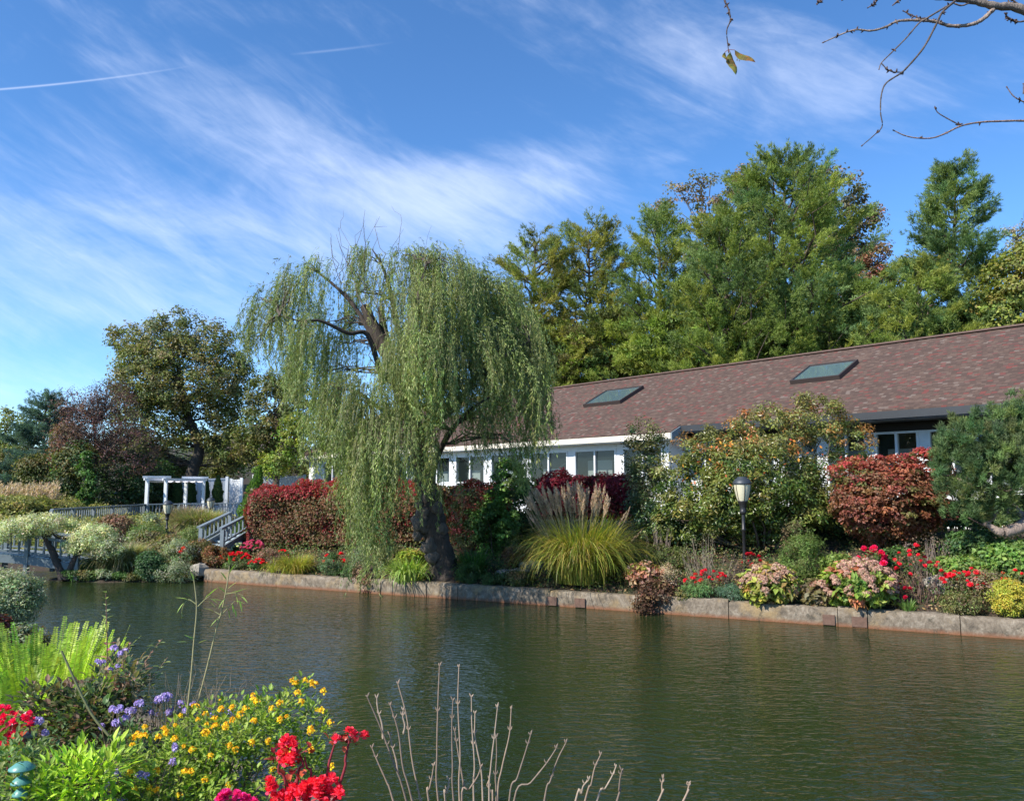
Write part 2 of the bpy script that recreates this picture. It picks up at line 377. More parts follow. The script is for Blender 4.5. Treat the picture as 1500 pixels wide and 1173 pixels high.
def pine(name, label, px, Y, top_py, prof, pal, seed_den=1.0, group=None, r0=.28, lean=0, bot=.12, bark=(.12,.09,.07), tilt=.25, top_px=None, gaps=(), asym=None, nb=None):
    """whorls of boughs round a leader; prof: list of (height fraction, reach in m)"""
    x, y = XY(px, Y); z = ground(x, y); T = thing(name, label, 'pine tree', (x,y,z), group)
    top = at(top_px or px, top_py, Y); H = top[2]-z; tb = M(); f = M()
    tp = sm_path([(x,y,z-.1),(x+(top[0]-x)*.3+rng.normal()*.1,y,z+H*.4),(top[0],y,top[2])], 6)
    tb.tube(tp, np.linspace(r0, .03, len(tp)), 8, bark)
    pf = np.array(prof, float); n = nb or int(H*6.8*seed_den); Ps = []; Ds = []; Cs = []; pals = np.array(pal)
    for i in range(n):
        h = bot+(1-bot)*(i+rng.random())/n
        if any(a < h < b for a, b in gaps): continue
        reach = np.interp(h, pf[:,0], pf[:,1])*(.65+.5*rng.random()); a = rng.random()*2*math.pi
        if asym and math.cos(a) > 0: reach *= asym
        org = np.array([np.interp(z+h*H-reach*.2, tp[:,2], tp[:,0]), y, z+h*H-reach*.2])
        tl = tilt+.35*h+rng.normal()*.08
        dr = np.array([math.cos(a), math.sin(a), tl]); dr /= np.linalg.norm(dr)
        k = 7; u = np.linspace(0, 1, k)[:,None]
        P = org+dr*reach*u; P[:,2] += (.28*reach*(u**2)-.16*reach*u)[:,0]; P[1:] += rng.normal(size=(k-1,3))*.04*reach
        tb.tube(P, np.linspace(.025+reach*.016, .012, k), 5, bark, cap=False)
        m_ = int((5+reach*5.5)*seed_den)
        cc = pals[rng.integers(len(pals))]*(1+rng.normal()*.13)
        uu = 1-.78*rng.random(m_)**1.4
        side = np.cross(dr, (0,0,1)); side /= np.linalg.norm(side)
        off = (rng.random(m_)-.5)*reach*.62*(1.25-uu)
        Q = np.stack([np.interp(uu, u[:,0], P[:,j]) for j in range(3)], 1)+side*off[:,None]+np.array([0,0,1])*(np.abs(off)*.12)[:,None]
        # each point carries a spray of tufts along a short twig
        tw = 13; qi = np.repeat(np.arange(m_), tw)
        sd2 = unit(dr+side*np.sign(off)[:,None]*.7+np.array([0,0,.16])+rng.normal(size=(m_,3))*.15)
        Ps.append(Q[qi]+sd2[qi]*(rng.random(m_*tw)*.75)[:,None]+rng.normal(size=(m_*tw,3))*.06)
        Ds.append(unit(sd2[qi]+np.array([0,0,.4]))); Cs.append(np.repeat(cc[None], m_*tw, 0)*(1+rng.normal(size=(m_*tw,1))*.12))
    Ps = np.vstack(Ps); tufts(f, Ps, np.vstack(Ds), 6, .19, .024, pal, .5, base=np.clip(np.vstack(Cs), .005, .6))
    tb.build('trunk', BARK, T); f.build('crown', NEEDLE, T); return T
def shrub(name, label, cat, px, Y, wpx, top_py, pal, ncl=60, per=60, cr=.12, L=.06, Wd=.035, shell=.75, group=None, m_=None, stems=8,
          stemc=BRN, base_py=None, topal=None, topk=(.5,.8), up=.5, droop=0, dx=0, sink=.0, depth=.9, jit=.2, extra=None, squash=.7, lo=-1.0, spiky=0, bs=.25):
    x, y = XY(px, Y); z = ground(x, y); s_ = Y/1182.0; zt = zof(top_py, Y); zb = z if base_py is None else zof(base_py, Y)
    T = thing(name, label, cat, (x,y,z), group); rx = wpx*s_/2-cr*.6; rz = max((zt-zb)/2-cr*.2, .04); c = np.array([x+dx*s_, y, (zt+zb)/2+sink])
    BB = [ell(c, (rx, rx*depth, rz))]
    for e in (extra or []):      # further lobes: (px, py, hw px, hh px)
        BB.append(ell(at(e[0], e[1], Y+(e[4] if len(e) > 4 else 0)), (e[2]*s_, e[2]*s_*depth, e[3]*s_)))
    f = M(); C = leafblob(f, BB, ncl, per, cr, L, Wd, pal, shell, up, topal=topal, topz=(zb+(zt-zb)*topk[0], zb+(zt-zb)*topk[1]) if topal else None, droop=droop, jit=jit, squash=squash, lo=lo)
    if spiky:
        for i in range(spiky):
            q = C[rng.integers(len(C))]; d = unit(q-c+np.array([0,0,.5]))*cr*2.2
            n = 14; u = rng.random(n)[:,None]
            rhombs(f, q+d*u, rnd(n)+d*3, rnd(n), L, Wd, pick(pal, n))
    if stems:
        sb = M()
        for i in range(stems):
            e = C[rng.integers(len(C))]; sb.tube(curve((x+(e[0]-x)*bs+rng.normal()*.04, y+(e[1]-y)*bs+rng.normal()*.04, z-.03), e, .04, 6, .06), np.linspace(.008+rx*.018, .003, 6)*(.4 if stems > 30 else 1), 5, stemc, cap=False)
        sb.build('branches', STEM, T)
    f.build('foliage', m_ or LEAF, T)
    return T, C, BB
def arcs(base, azm, lean, droop, length, k=6, pw=1.4):
    """(n,k,3) arching blades"""
    n = len(base); u = np.linspace(0, 1, k)[None]
    th = lean[:,None]+droop[:,None]*u**pw; st = (length/(k-1))[:,None]
    dx_ = np.sin(th)*st; dz = np.cos(th)*st
    hx = np.concatenate([np.zeros((n,1)), np.cumsum(dx_[:,:-1], 1)], 1); hz = np.concatenate([np.zeros((n,1)), np.cumsum(dz[:,:-1], 1)], 1)
    return np.stack([base[:,0:1]+hx*np.cos(azm)[:,None], base[:,1:2]+hx*np.sin(azm)[:,None], base[:,2:3]+hz], -1)
def strips(mb, C, width, col, mi=0, tip=.1, twist=.3):
    n, k, _ = C.shape; d = np.gradient(C, axis=1); hz = np.stack([-d[...,1], d[...,0], np.zeros((n,k))], -1)
    hz = unit(hz+rng.normal(size=(n,1,3))*twist*.02); hz = unit(hz)
    prof = np.interp(np.linspace(0,1,k), [0,.25,.7,1], [.6,1,.75,tip])[None,:,None]*np.broadcast_to(width, (n,))[:,None,None]/2
    A = C-hz*prof; B = C+hz*prof; V = np.stack([A,B], 2).reshape(-1, 3)
    i = (np.arange(n)[:,None]*k+np.arange(k-1)[None]).ravel()*2
    F = np.stack([i, i+1, i+3, i+2], 1); cc = np.repeat(col, k-1, 0) if np.ndim(col) == 2 else col
    return mb.add(V, F, cc, mi, True)
def grass(name, label, px, Y, wpx, top_py, pal, n=500, w=.012, spread=.35, group=None, cat='ornamental grass', droop=(1.0,2.2), lean=.5, plume=None, base_r=.3, frond=False, lenj=.3, bias=None, mt=None):
    x, y = XY(px, Y); z = ground(x, y); s_ = Y/1182; H = zof(top_py, Y)-z; Rr = wpx*s_/2
    T = thing(name, label, cat, (x,y,z), group); f = M()
    a = rng.random(n)*2*math.pi
    if bias is not None: a = np.where(rng.random(n) < .5, bias+rng.normal(size=n)*.6, a)
    br = Rr*base_r*np.sqrt(rng.random(n))
    base = np.stack([x+br*np.cos(a), y+br*np.sin(a), np.full(n, z-.02)], 1)
    q = rng.random(n); ln = (H*1.12)*(1-lenj*rng.random(n))*(.9+.35*q)
    C = arcs(base, a+rng.normal(size=n)*.4, .05+lean*q*rng.random(n), droop[0]*.3+(droop[1]-droop[0]*.3)*q, ln, 8)
    sc = min(1.0, 1.0); C[:,:,2] = np.maximum(C[:,:,2], -.05)
    strips(f, C, w*(.6+.8*rng.random(n)), pick(pal, n))
    f.build('blades', mt or GRASS, T)
    return T, C
def heads(T, mesh_mb, mats, name, pts, sc=(.8,1.2)):
    """separate flower heads: one mesh each, sharing data"""
    o = mesh_mb.build(name, mats, None); org = ORG[T.name]; first = True
    for p in pts:
        c = o if first else o.copy()
        if not first: COL.objects.link(c)
        c.parent = T; c.location = tuple(np.array(p)-org); c.rotation_euler = (random.uniform(-.6,.6), random.uniform(-.6,.6), random.uniform(0,6.28))
        s_ = random.uniform(*sc); c.scale = (s_,)*3; first = False
def pom(r, n, L, pal, flat=.75):
    """round head of many small florets"""
    mb = M(); d = rnd(n); d[:,2] = np.abs(d[:,2])*flat+.0*d[:,2]; P = d*r*.8
    rhombs(mb, P-unit(np.cross(d, rng.normal(size=(n,3))))*L/2, np.cross(d, rng.normal(size=(n,3))), unit(d+rng.normal(size=(n,3))*.35), L, L*.9, pick(pal, n, .15)); return mb
def rosette(r, pal, rings=((5,.25),(5,.7),(4,1.2))):
    """layered petals around a centre"""
    mb = M()
    for n, el_ in rings:
        for i in range(n):
            a = i*2*math.pi/n+el_*2; d = np.array([math.cos(a)*math.cos(el_), math.sin(a)*math.cos(el_), math.sin(el_)])
            sx = np.array([-math.sin(a), math.cos(a), 0]); up = np.cross(d, sx)*-1
            c = pick(pal, 1, .12)[0]; L = r
            P = [d*0, d*L*.5+sx*L*.42+up*L*.08, d*L*.95+sx*L*.3-up*L*.05, d*L*1.02-sx*L*.02, d*L*.9-sx*L*.34-up*L*.05, d*L*.5-sx*L*.42+up*L*.08]
            mb.add(P, [(0,1,2,3),(0,3,4,5)], c)
    return mb
# ------------------------------------------------------------------ the ground and the water
def axis(lo, hi, step, far):
    a = np.arange(lo, hi+1e-6, step); g = [step]; p = hi; out = []
    while p < far: g.append(g[-1]*1.25); p += g[-1]; out.append(p)
    q = lo; o2 = []; s_ = step
    while q > -far: s_ *= 1.25; q -= s_; o2.append(q)
    return np.concatenate([np.array(o2[::-1]), a, np.array(out)])
gx = axis(-21, 15, .22, 900); gy = axis(1, 29, .22, 900)
GX, GY = np.meshgrid(gx, gy, indexing='ij'); GZ = height(GX, GY)+rng.normal(size=GX.shape)*.012
nx_, ny_ = GX.shape; ii = (np.arange(nx_-1)[:,None]*ny_+np.arange(ny_-1)[None])
gm = M(); gm.add(np.stack([GX,GY,GZ], -1).reshape(-1,3), np.stack([ii, ii+ny_, ii+ny_+1, ii+1], -1).reshape(-1,4), (.1,.08,.05), 0, True)
def fsoil(q, p):
    g = q.node('ShaderNodeTexCoord').outputs['Object']
    a = q.noise(g, 1.2, 5); b = q.noise(g, 30, 5, .7)
    c = q.ramp(b, [(.3,(.022,.015,.010)),(.55,(.06,.042,.026)),(.8,(.13,.095,.055))])
    gr = q.ramp(b, [(.3,(.02,.03,.01)),(.6,(.05,.07,.02)),(.8,(.10,.11,.04))])
    q.set(p.inputs['Base Color'], q.mix(q.ramp(a, [(.45,(0,0,0)),(.6,(1,1,1))]), c, gr)); p.inputs['Roughness'].default_value = .95
    bm = q.node('ShaderNodeBump'); bm.inputs['Strength'].default_value = .8; bm.inputs['Distance'].default_value = .04
    q.l.new(b, bm.inputs['Height']); q.l.new(bm.outputs[0], p.inputs['Normal'])
tag(gm.build('ground', mat('soil', fsoil)), kind='structure')
wm = M(); wm.add([(-80,-60,0),(80,-60,0),(80,24.5,0),(-80,24.5,0)], [(0,1,2,3)], (.03,.04,.02))
def fwater(q, p):
    g = q.node('ShaderNodeTexCoord').outputs['Object']
    p.inputs['Roughness'].default_value = .03; p.inputs['IOR'].default_value = 1.34
    q.set(p.inputs['Base Color'], q.mix(q.noise(g, .35, 3), (.012,.024,.006), (.021,.031,.010)))
    n1 = q.noise(q.map(g, rot=(0,0,R(14)), sc=(1,2.3,1)), 3.6, 2, .5, .8)
    n2 = q.noise(q.map(g, rot=(0,0,R(-9)), sc=(1,2.0,1)), 9, 2, .5, .6)
    n3 = q.noise(q.map(g, rot=(0,0,R(25)), sc=(1,1.5,1)), 26, 2, .5)
    calm = q.ramp(q.noise(g, .22, 2), [(.35,(.45,.45,.45)),(.65,(1,1,1))])
    h = q.m('ADD', q.m('MULTIPLY', n1, .85), q.m('ADD', q.m('MULTIPLY', n2, .40), q.m('MULTIPLY', n3, .05)))
    h = q.m('MULTIPLY', h, calm)
    bm = q.node('ShaderNodeBump'); bm.inputs['Strength'].default_value = 1.0; bm.inputs['Distance'].default_value = .030
    q.l.new(h, bm.inputs['Height']); q.l.new(bm.outputs[0], p.inputs['Normal'])
tag(wm.build('pond_water', mat('water', fwater)), kind='structure')

# ------------------------------------------------------------------ stone edging
def fconc(q, p):
    g = q.node('ShaderNodeTexCoord').outputs['Object']; zz = q.sep(g)[2]
    a = q.noise(g, 2.2, 6, .65); b = q.noise(q.map(g, sc=(1,1,.8)), 7, 8, .75, .5)
    c = q.ramp(b, [(.28,(.045,.038,.028)),(.5,(.175,.14,.10)),(.75,(.36,.31,.24))])
    c = q.mix(q.ramp(a, [(.5,(0,0,0)),(.68,(.8,.8,.8))]), c, (.30,.21,.10))
    st = q.n.new('ShaderNodeMapRange'); q.set(st.inputs[0], q.m('ADD', zz, q.m('MULTIPLY', b, .05))); st.inputs[1].default_value = .105; st.inputs[2].default_value = .030
    c = q.mix(st.outputs[0], c, (.20,.085,.04))
    c = q.mix(q.ramp(q.noise(g, 5, 6, .8), [(.56,(0,0,0)),(.64,(.75,.75,.75))]), c, (.055,.05,.035))
    q.set(p.inputs['Base Color'], c); p.inputs['Roughness'].default_value = .92
    bm = q.node('ShaderNodeBump'); bm.inputs['Strength'].default_value = .7; bm.inputs['Distance'].default_value = .02
    q.l.new(q.noise(g, 24, 6, .7), bm.inputs['Height']); q.l.new(bm.outputs[0], p.inputs['Normal'])
CONC = mat('concrete', fconc)
def coping(parent, a, b, nrm, ztop, name='section', th=.33):
    a = np.array(a, float); b = np.array(b, float); L = np.linalg.norm(b-a); d = (b-a)/L; k = max(4, int(L/.09))
    prof = np.array([(0,-.5),(-.004,.02),(0,.12),(0,.24),(.012,.278),(.04,.30),(.18,.305),(th-.03,.30),(th,.27),(th,-.2)])
    u = np.linspace(0, L, k); w = np.cumsum(rng.normal(size=k)*.0025); w -= np.linspace(0, w[-1], k); mb = M()
    V = np.zeros((k, len(prof), 3)); no = rng.normal(size=(k, len(prof)))
    for i in range(k):
        t_ = prof[:,0]+w[i]+no[i]*.005; V[i,:,0] = a[0]+d[0]*u[i]+nrm[0]*t_; V[i,:,1] = a[1]+d[1]*u[i]+nrm[1]*t_
        V[i,:,2] = prof[:,1]*(ztop/.30)+no[i][::-1]*.005*(prof[:,1] > .1)
    m_ = len(prof); i = np.arange(k-1)[:,None]*m_; j = np.arange(m_-1)[None]
    mb.add(V, np.stack([i+j, i+m_+j, i+m_+j+1, i+j+1], -1).reshape(-1,4), (.3,.3,.3), 0, True)
    for e, fl in ((0, 1), (k-1, -1)):
        c = V[e].mean(0); mb.add(np.vstack([V[e], c]), [(q, q+1, m_)[::fl] for q in range(m_-1)], (.3,.3,.3))
    return mb.build(name, CONC, parent)
wl = thing('retaining_wall', 'low stained concrete wall running along the far edge of the pond', 'retaining wall', (WA[0], WA[1], 0))
Lw = np.linalg.norm(WD); wd = WD/Lw
def wal(px): 
    Y = WY(px); X = (px-750)/1182*Y; return float((np.array([X,Y])-WA)@wd)
cuts = [0, wal(409), wal(560), wal(626), wal(671), wal(804), wal(931), wal(1062), wal(1219), wal(1262), wal(1395), wal(1560), 25, 29, 33]
for a, b in zip(cuts[:-1], cuts[1:]):
    j = random.uniform(-.02, .02)
    coping(wl, WA+wd*(a+.006)-WN*j, WA+wd*(b-.006)-WN*j, WN, .31+random.uniform(-.02,.025))
BRICKY = paint('red_brick_patch', (.15,.088,.062), .7, .9, 14)
for px, w_ in ((808,.20),(848,.22),(1206,.20),(1250,.24)):
    s0 = wal(px); mb = M()
    p0 = WA+wd*(s0-w_/2)-WN*-.008; p1 = WA+wd*(s0+w_/2)-WN*-.008
    mb.beam((*p0, .10), (*p1, .10), .05, .17); mb.build('brick_patch', BRICKY, wl)
rk = M()    # broken stone end at the left
for i in range(7):
    c = np.array([-8.05-random.random()*.5, 20.95+random.uniform(-.2,.3), .1+random.random()*.15]); d = rnd(26); 
def rockmesh(c, r, sq=(1,1,.7)):
    a = np.linspace(0, math.pi, 7); mb = M(); P = []
    for i_, t_ in enumerate(a):
        for k_ in range(10):
            ph = k_*2*math.pi/10; q = np.array([math.sin(t_)*math.cos(ph), math.sin(t_)*math.sin(ph), math.cos(t_)])
            P.append(np.array(c)+q*r*np.array(sq)*(1+random.uniform(-.16,.16)))
    F = [(i_*10+k_, i_*10+(k_+1)%10, (i_+1)*10+(k_+1)%10, (i_+1)*10+k_) for i_ in range(6) for k_ in range(10)]
    mb.add(P, F, (.3,.28,.24)); return mb
ROCK = paint('stone', (.30,.27,.22), .6, .95, 5)
def rock(px, Y, r, label, sq=(1,1,.7), group=None, dz=0):
    x, y = XY(px, Y); z = ground(x, y)+r*.25+dz
    mb = rockmesh((0,0,0), r, sq); o = mb.build('rock', ROCK); o.location = (x,y,z); tag(o, label, 'rock', group); return o
rock(297, WY(301)+.15, .26, 'dark rough stone at the left end of the concrete pond wall')
rock(1368, WY(1368)+1.2, .26, 'grey boulder behind the red flowering shrub near the right end of the wall', (1,1,.8))
rock(740, WY(740)+1.3, .17, 'flat tan stone right of the willow trunk', (1.4,.9,.45)); rock(762, WY(762)+1.5, .15, 'flat tan stone just left of the big plumed grass', (1.5,.9,.4))
rock(778, WY(778)+1.9, .24, 'small stone tucked against the left side of the big plumed grass', (1.4,.9,.5))
el = thing('pond_edging', 'concrete edging of the near bank below the red begonia', 'edging', (-.87,5.45,0))
ePts = [(-4.2,8.6),(-2.3,6.6),(-1.35,5.75),(-.87,5.45),(1,4.3),(3,3.2)]
for a, b in zip(ePts[:-1], ePts[1:]):
    a = np.array(a); b = np.array(b); d = (b-a)/np.linalg.norm(b-a); coping(el, a+d*.005, b-d*.005, (d[1], -d[0]), .33)

# ------------------------------------------------------------------ the long house
BA = R(-49.4); ca, sa_ = math.cos(BA), math.sin(BA)
E0 = at(983, 632, 24.0); ZE = E0[2]; HX = thing('long_house', 'long low white house under a red brown shingle roof behind the hedges', 'house', (E0[0], E0[1], 0), rz=BA)
def toloc(P): d = np.array(P)-np.array([E0[0],E0[1],0]); return np.array([d[0]*ca+d[1]*sa_, -d[0]*sa_+d[1]*ca, d[2]])
def ray_plane(px, py, fn):
    """point where the pixel's ray meets the plane fn(local)=0, by secant"""
    c = toloc((0,0,EYE)); d = toloc(np.array([0,0,EYE])+raydir(px,py))-c
    f0 = fn(c); f1 = fn(c+d); t_ = -f0/(f1-f0); return c+d*t_
SL = .5
def roofpt(px, py): return ray_plane(px, py, lambda p: p[2]-ZE-SL*p[1])
e2 = roofpt(1500, 585.5)[1]; RV = 5.5
def fshingle(q, p):
    g = q.node('ShaderNodeTexCoord').outputs['Object']; x, y, z = q.sep(g)
    row = q.m('FLOOR', q.m('DIVIDE', y, .08)); rn = q.node('ShaderNodeTexWhiteNoise', noise_dimensions='1D'); q.set(rn.inputs['W'], row)
    u = q.m('ADD', q.m('DIVIDE', x, .125), q.m('MULTIPLY', rn.outputs['Value'], 7.3)); cell = q.m('FLOOR', u)
    wn = q.node('ShaderNodeTexWhiteNoise', noise_dimensions='2D'); q.set(wn.inputs['Vector'], q.comb(cell, row))
    c = q.ramp(wn.outputs['Value'], [(0,(.078,.054,.045)),(.3,(.098,.066,.053)),(.55,(.115,.080,.064)),(.74,(.088,.061,.051)),(.85,(.145,.052,.045)),(.92,(.12,.058,.052)),(.96,(.15,.118,.10))])
    c2 = c
    q.n[-1]
    for n in q.n:
        if n.type == 'VALTORGB': n.color_ramp.interpolation = 'CONSTANT'
    fy = q.m('FRACT', q.m('DIVIDE', y, .08)); fx = q.m('FRACT', u)
    line = q.m('LESS_THAN', fy, .10); l2 = q.m('LESS_THAN', fx, .05)
    dk = q.m('MAXIMUM', q.m('MULTIPLY', line, .55), q.m('MULTIPLY', l2, .45))
    gr = q.noise(g, 55, 3, .7); big = q.noise(q.map(g, sc=(1,.25,1)), .7, 4)
    c2 = q.mix(q.m('MULTIPLY', gr, .5), c2, q.mix(1.0, c2, (1.5,1.45,1.4), 'MULTIPLY'))
    c2 = q.mix(q.m('MULTIPLY', big, .45), c2, q.mix(1.0, c2, (.62,.64,.66), 'MULTIPLY'))
    c2 = q.mix(dk, c2, (.02,.014,.012))
    q.set(p.inputs['Base Color'], c2); p.inputs['Roughness'].default_value = .95; p.inputs['Specular IOR Level'].default_value = .15
    bm = q.node('ShaderNodeBump'); bm.inputs['Strength'].default_value = .5; bm.inputs['Distance'].default_value = .01
    q.l.new(q.m('ADD', fy, q.m('MULTIPLY', wn.outputs['Value'], .5)), bm.inputs['Height']); q.l.new(bm.outputs[0], p.inputs['Normal'])
SHIN = mat('shingles', fshingle)
XL, XR = -25.0, 24.0
rf = M(); TH = .09
def slab(mb, x0, x1, v0, v1, z0, z1, th=TH):
    P = [(x0,v0,z0),(x1,v0,z0),(x1,v1,z1),(x0,v1,z1)]; V = P+[(a,b,c-th) for a,b,c in P]
    mb.add(V, [(0,1,2,3),(7,6,5,4),(0,4,5,1),(1,5,6,2),(2,6,7,3),(3,7,4,0)])
slab(rf, XL, 0, 0, RV, ZE, ZE+SL*RV); slab(rf, .001, XR, e2, RV, ZE+SL*e2, ZE+SL*RV)
slab(rf, XL, XR, RV+.001, 2*RV, ZE+SL*RV, ZE)
ro = rf.build('roof', SHIN, HX, True)
rc = M(); rc.beam((XL, RV, ZE+SL*RV+.015), (XR, RV, ZE+SL*RV+.015), .26, .05); rc.build('ridge_cap', paint('ridge_shingle', (.13,.085,.07), .4, .95, 12), ro, True)
fa = M(); fa.box(XL, .0, -.035, -.003, ZE-.21, ZE-.035); fa.build('fascia', CREAM, ro, True)
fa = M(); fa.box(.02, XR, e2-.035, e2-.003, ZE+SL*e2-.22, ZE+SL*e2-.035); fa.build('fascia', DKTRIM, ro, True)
fa = M(); V = [(.003,-.02,ZE-.24),(.003,-.02,ZE-.03),(.003,e2-.04,ZE+SL*(e2-.04)-.03),(.003,e2-.04,ZE+SL*(e2-.04)-.24)]
fa.add(V+[(a+.04,b,c) for a,b,c in V], [(0,1,2,3),(7,6,5,4),(0,4,5,1),(1,5,6,2),(2,6,7,3),(3,7,4,0)]); fa.build('rake_board', GREY, ro, True)  # grey blue puts the shade of this side into the board
fa = M(); V = [(XL-.04,-.02,ZE-.24),(XL-.04,-.02,ZE-.02),(XL-.04,RV,ZE+SL*RV-.02),(XL-.04,RV,ZE+SL*RV-.24)]
fa.add(V+[(a+.037,b,c) for a,b,c in V], [(0,1,2,3),(7,6,5,4),(0,4,5,1),(1,5,6,2),(2,6,7,3),(3,7,4,0)]); fa.build('rake_board', WHITE, ro, True)
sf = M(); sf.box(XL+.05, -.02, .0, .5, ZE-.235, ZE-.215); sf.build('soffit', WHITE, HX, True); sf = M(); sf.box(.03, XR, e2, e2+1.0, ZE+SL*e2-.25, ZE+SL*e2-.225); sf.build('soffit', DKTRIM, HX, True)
# skylights, from their corners on the roof plane
def fglass(q, p):
    p.inputs['Base Color'].default_value = (.02,.03,.03,1); p.inputs['Roughness'].default_value = .03; p.inputs['Specular IOR Level'].default_value = .9
    tr_ = q.node('ShaderNodeBsdfTransparent'); tr_.inputs[0].default_value = (.75,.82,.8,1)
    mx = q.node('ShaderNodeMixShader'); mx.inputs[0].default_value = .45; q.l.new(tr_.outputs[0], mx.inputs[1]); q.l.new(p.outputs[0], mx.inputs[2])
    q.l.new(mx.outputs[0], q.n['Material Output'].inputs[0])
GLASS = mat('window_glass', fglass)
SKYG = mat('skylight_glass', None, **{'Base Color': (.10,.16,.18,1), 'Roughness': .05, 'Specular IOR Level': 1.0, 'Coat Weight': 1.0, 'Coat Roughness': .03})  # pale blue base puts some of the sky's reflection into the colour
def skylight(cs, label=None):
    P = np.array([roofpt(*c) for c in cs]); x0, x1 = P[:,0].min()*.5+np.sort(P[:,0])[1]*.5, P[:,0].max()*.5+np.sort(P[:,0])[2]*.5
    v0, v1 = (P[0,1]+P[3,1])/2+.02, (P[1,1]+P[2,1])/2-.22; x0 += .06; x1 -= .10
    def W3(x_, v_, h_): k = 1/math.hypot(1, SL); return (x_, v_-SL*k*h_, ZE+SL*v_+k*h_)
    fr = M(); t_ = .06; h_ = .13
    for (a, b) in (((x0,v0),(x1,v0+t_)), ((x0,v1-t_),(x1,v1)), ((x0,v0+t_),(x0+t_,v1-t_)), ((x1-t_,v0+t_),(x1,v1-t_))):
        V = [W3(a[0],a[1],-.02),W3(b[0],a[1],-.02),W3(b[0],b[1],-.02),W3(a[0],b[1],-.02),W3(a[0],a[1],h_),W3(b[0],a[1],h_),W3(b[0],b[1],h_),W3(a[0],b[1],h_)]
        fr.add(V, [(3,2,1,0),(4,5,6,7),(0,1,5,4),(1,2,6,5),(2,3,7,6),(3,0,4,7)])
    o = fr.build('skylight', paint('skylight_frame', (.05,.038,.034), .2, .5), ro, True)
    g_ = M(); g_.add([W3(x0+t_,v0+t_,h_-.03),W3(x1-t_,v0+t_,h_-.03),W3(x1-t_,v1-t_,h_-.03),W3(x0+t_,v1-t_,h_-.03)], [(0,1,2,3)]); g_.build('glass', SKYG, o, True)
    return (x0, x1, v0, v1)
K1 = skylight([(864.7,595),(885.8,572.4),(939,567.5),(921.4,591.8)]); K2 = skylight([(1167,561.5),(1179.7,537.4),(1256.5,528.7),(1245,556)])
skylight([(668,611),(680,590),(722,586),(708,609)]); skylight([(490,636),(500,618),(532,615),(522,634)])
# walls and windows
def fx(px, v): return ray_plane(px, 700, lambda p: p[1]-v)[0]
VW = .45; wallm = M(); Z0 = 1.2; zt = ZE-.237; wtop = zt-.16; wsill = 2.55
pairs = [(fx(777,VW), fx(832,VW)), (fx(842,VW), fx(903,VW)), (fx(913,VW), fx(972,VW))]
pit = pairs[1][0]-pairs[0][0]; xl = pairs[0][0]
while xl-pit > fx(452, VW)-.2: pairs.insert(0, (xl-pit, xl-pit+(pairs[-2][1]-pairs[-2][0]))); xl -= pit
xw0, xw1 = XL+.55, -.45
wallm.box(xw0, xw1, VW, VW+.16, Z0-.6, wsill); wallm.box(xw0, xw1, VW, VW+.16, wtop, zt)
edges = [xw0]+[v for p_ in pairs for v in p_]+[xw1]
for a, b in zip(edges[::2], edges[1::2]): wallm.box(a, b, VW, VW+.16, wsill, wtop)
wallm.box(xw0, xw0+.15, VW+.161, 2*RV-.4, Z0-.6, zt)      # left end
ve = e2+.95
wallm.box(xw1-.15, xw1, VW+.161, ve-.001, Z0-.6, zt)
V = [(xw1-.15,VW,zt),(xw1-.15,ve,zt),(xw1-.15,ve,ZE+SL*ve-.12),(xw1-.15,VW,ZE+SL*VW-.12)]
wallm.add(V+[(a+.15,b,c) for a,b,c in V], [(0,1,2,3),(7,6,5,4),(0,4,5,1),(1,5,6,2),(2,6,7,3),(3,7,4,0)])
V = [(xw0,VW,zt),(xw0,2*RV-.4,zt),(xw0,RV,ZE+SL*RV-.12)]
wallm.add(V+[(a+.15,b,c) for a,b,c in V], [(0,1,2),(5,4,3)])
wallm.box(xw0, XR, 2*RV-.4, 2*RV-.25, Z0-.6, zt)
# recessed right wing
zr = ZE+SL*e2-.255
wr_t = ray_plane(1330, 631, lambda p: p[1]-ve)[2]; wr_b = 2.35
rp = [(fx(1284,ve), fx(1349,ve))]; pr = (rp[0][1]-rp[0][0])+.22
q0 = rp[0]
rpairs = [(q0[0]-pr*k, q0[1]-pr*k) for k in range(4,0,-1) if q0[0]-pr*k > xw1+.1]+[(q0[0]+pr*k, q0[1]+pr*k) for k in range(0,8) if q0[1]+pr*k < XR-.3]
wallm.box(xw1+.001, XR, ve, ve+.16, Z0-.6, wr_b)
edges = [xw1+.001]+[v for p_ in rpairs for v in p_]+[XR]
for a, b in zip(edges[::2], edges[1::2]): wallm.box(a, b, ve, ve+.16, wr_b, wr_t)
wallm.build('wall', WHITE, HX, True)
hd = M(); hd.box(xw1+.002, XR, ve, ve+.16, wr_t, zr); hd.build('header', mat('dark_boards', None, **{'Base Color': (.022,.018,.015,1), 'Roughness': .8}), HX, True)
def window(x0, x1, v, z0, z1):
    f = M(); t_ = .055; d0, d1 = v-.025, v+.09; xm = (x0+x1)/2
    f.box(x0, x1, d0, d1, z0, z0+t_); f.box(x0, x1, d0, d1, z1-t_, z1)
    for a in (x0, x1-t_, xm-t_*.6): f.box(a, a+t_*(1.2 if a == xm-t_*.6 else 1), d0+.002, d1, z0+t_, z1-t_)
    o = f.build('window', WHITE, HX, True)
    for a, b in ((x0+t_, xm-t_*.6), (xm+t_*.6, x1-t_)):
        g_ = M(); g_.add([(a,v+.04,z0+t_),(b,v+.04,z0+t_),(b,v+.04,z1-t_),(a,v+.04,z1-t_)], [(0,1,2,3)]); g_.build('pane', GLASS, o, True)
for a, b in pairs: window(a, b, VW, wsill, wtop)
for a, b in rpairs: window(a, b, ve, wr_b, wr_t)
inn = M()
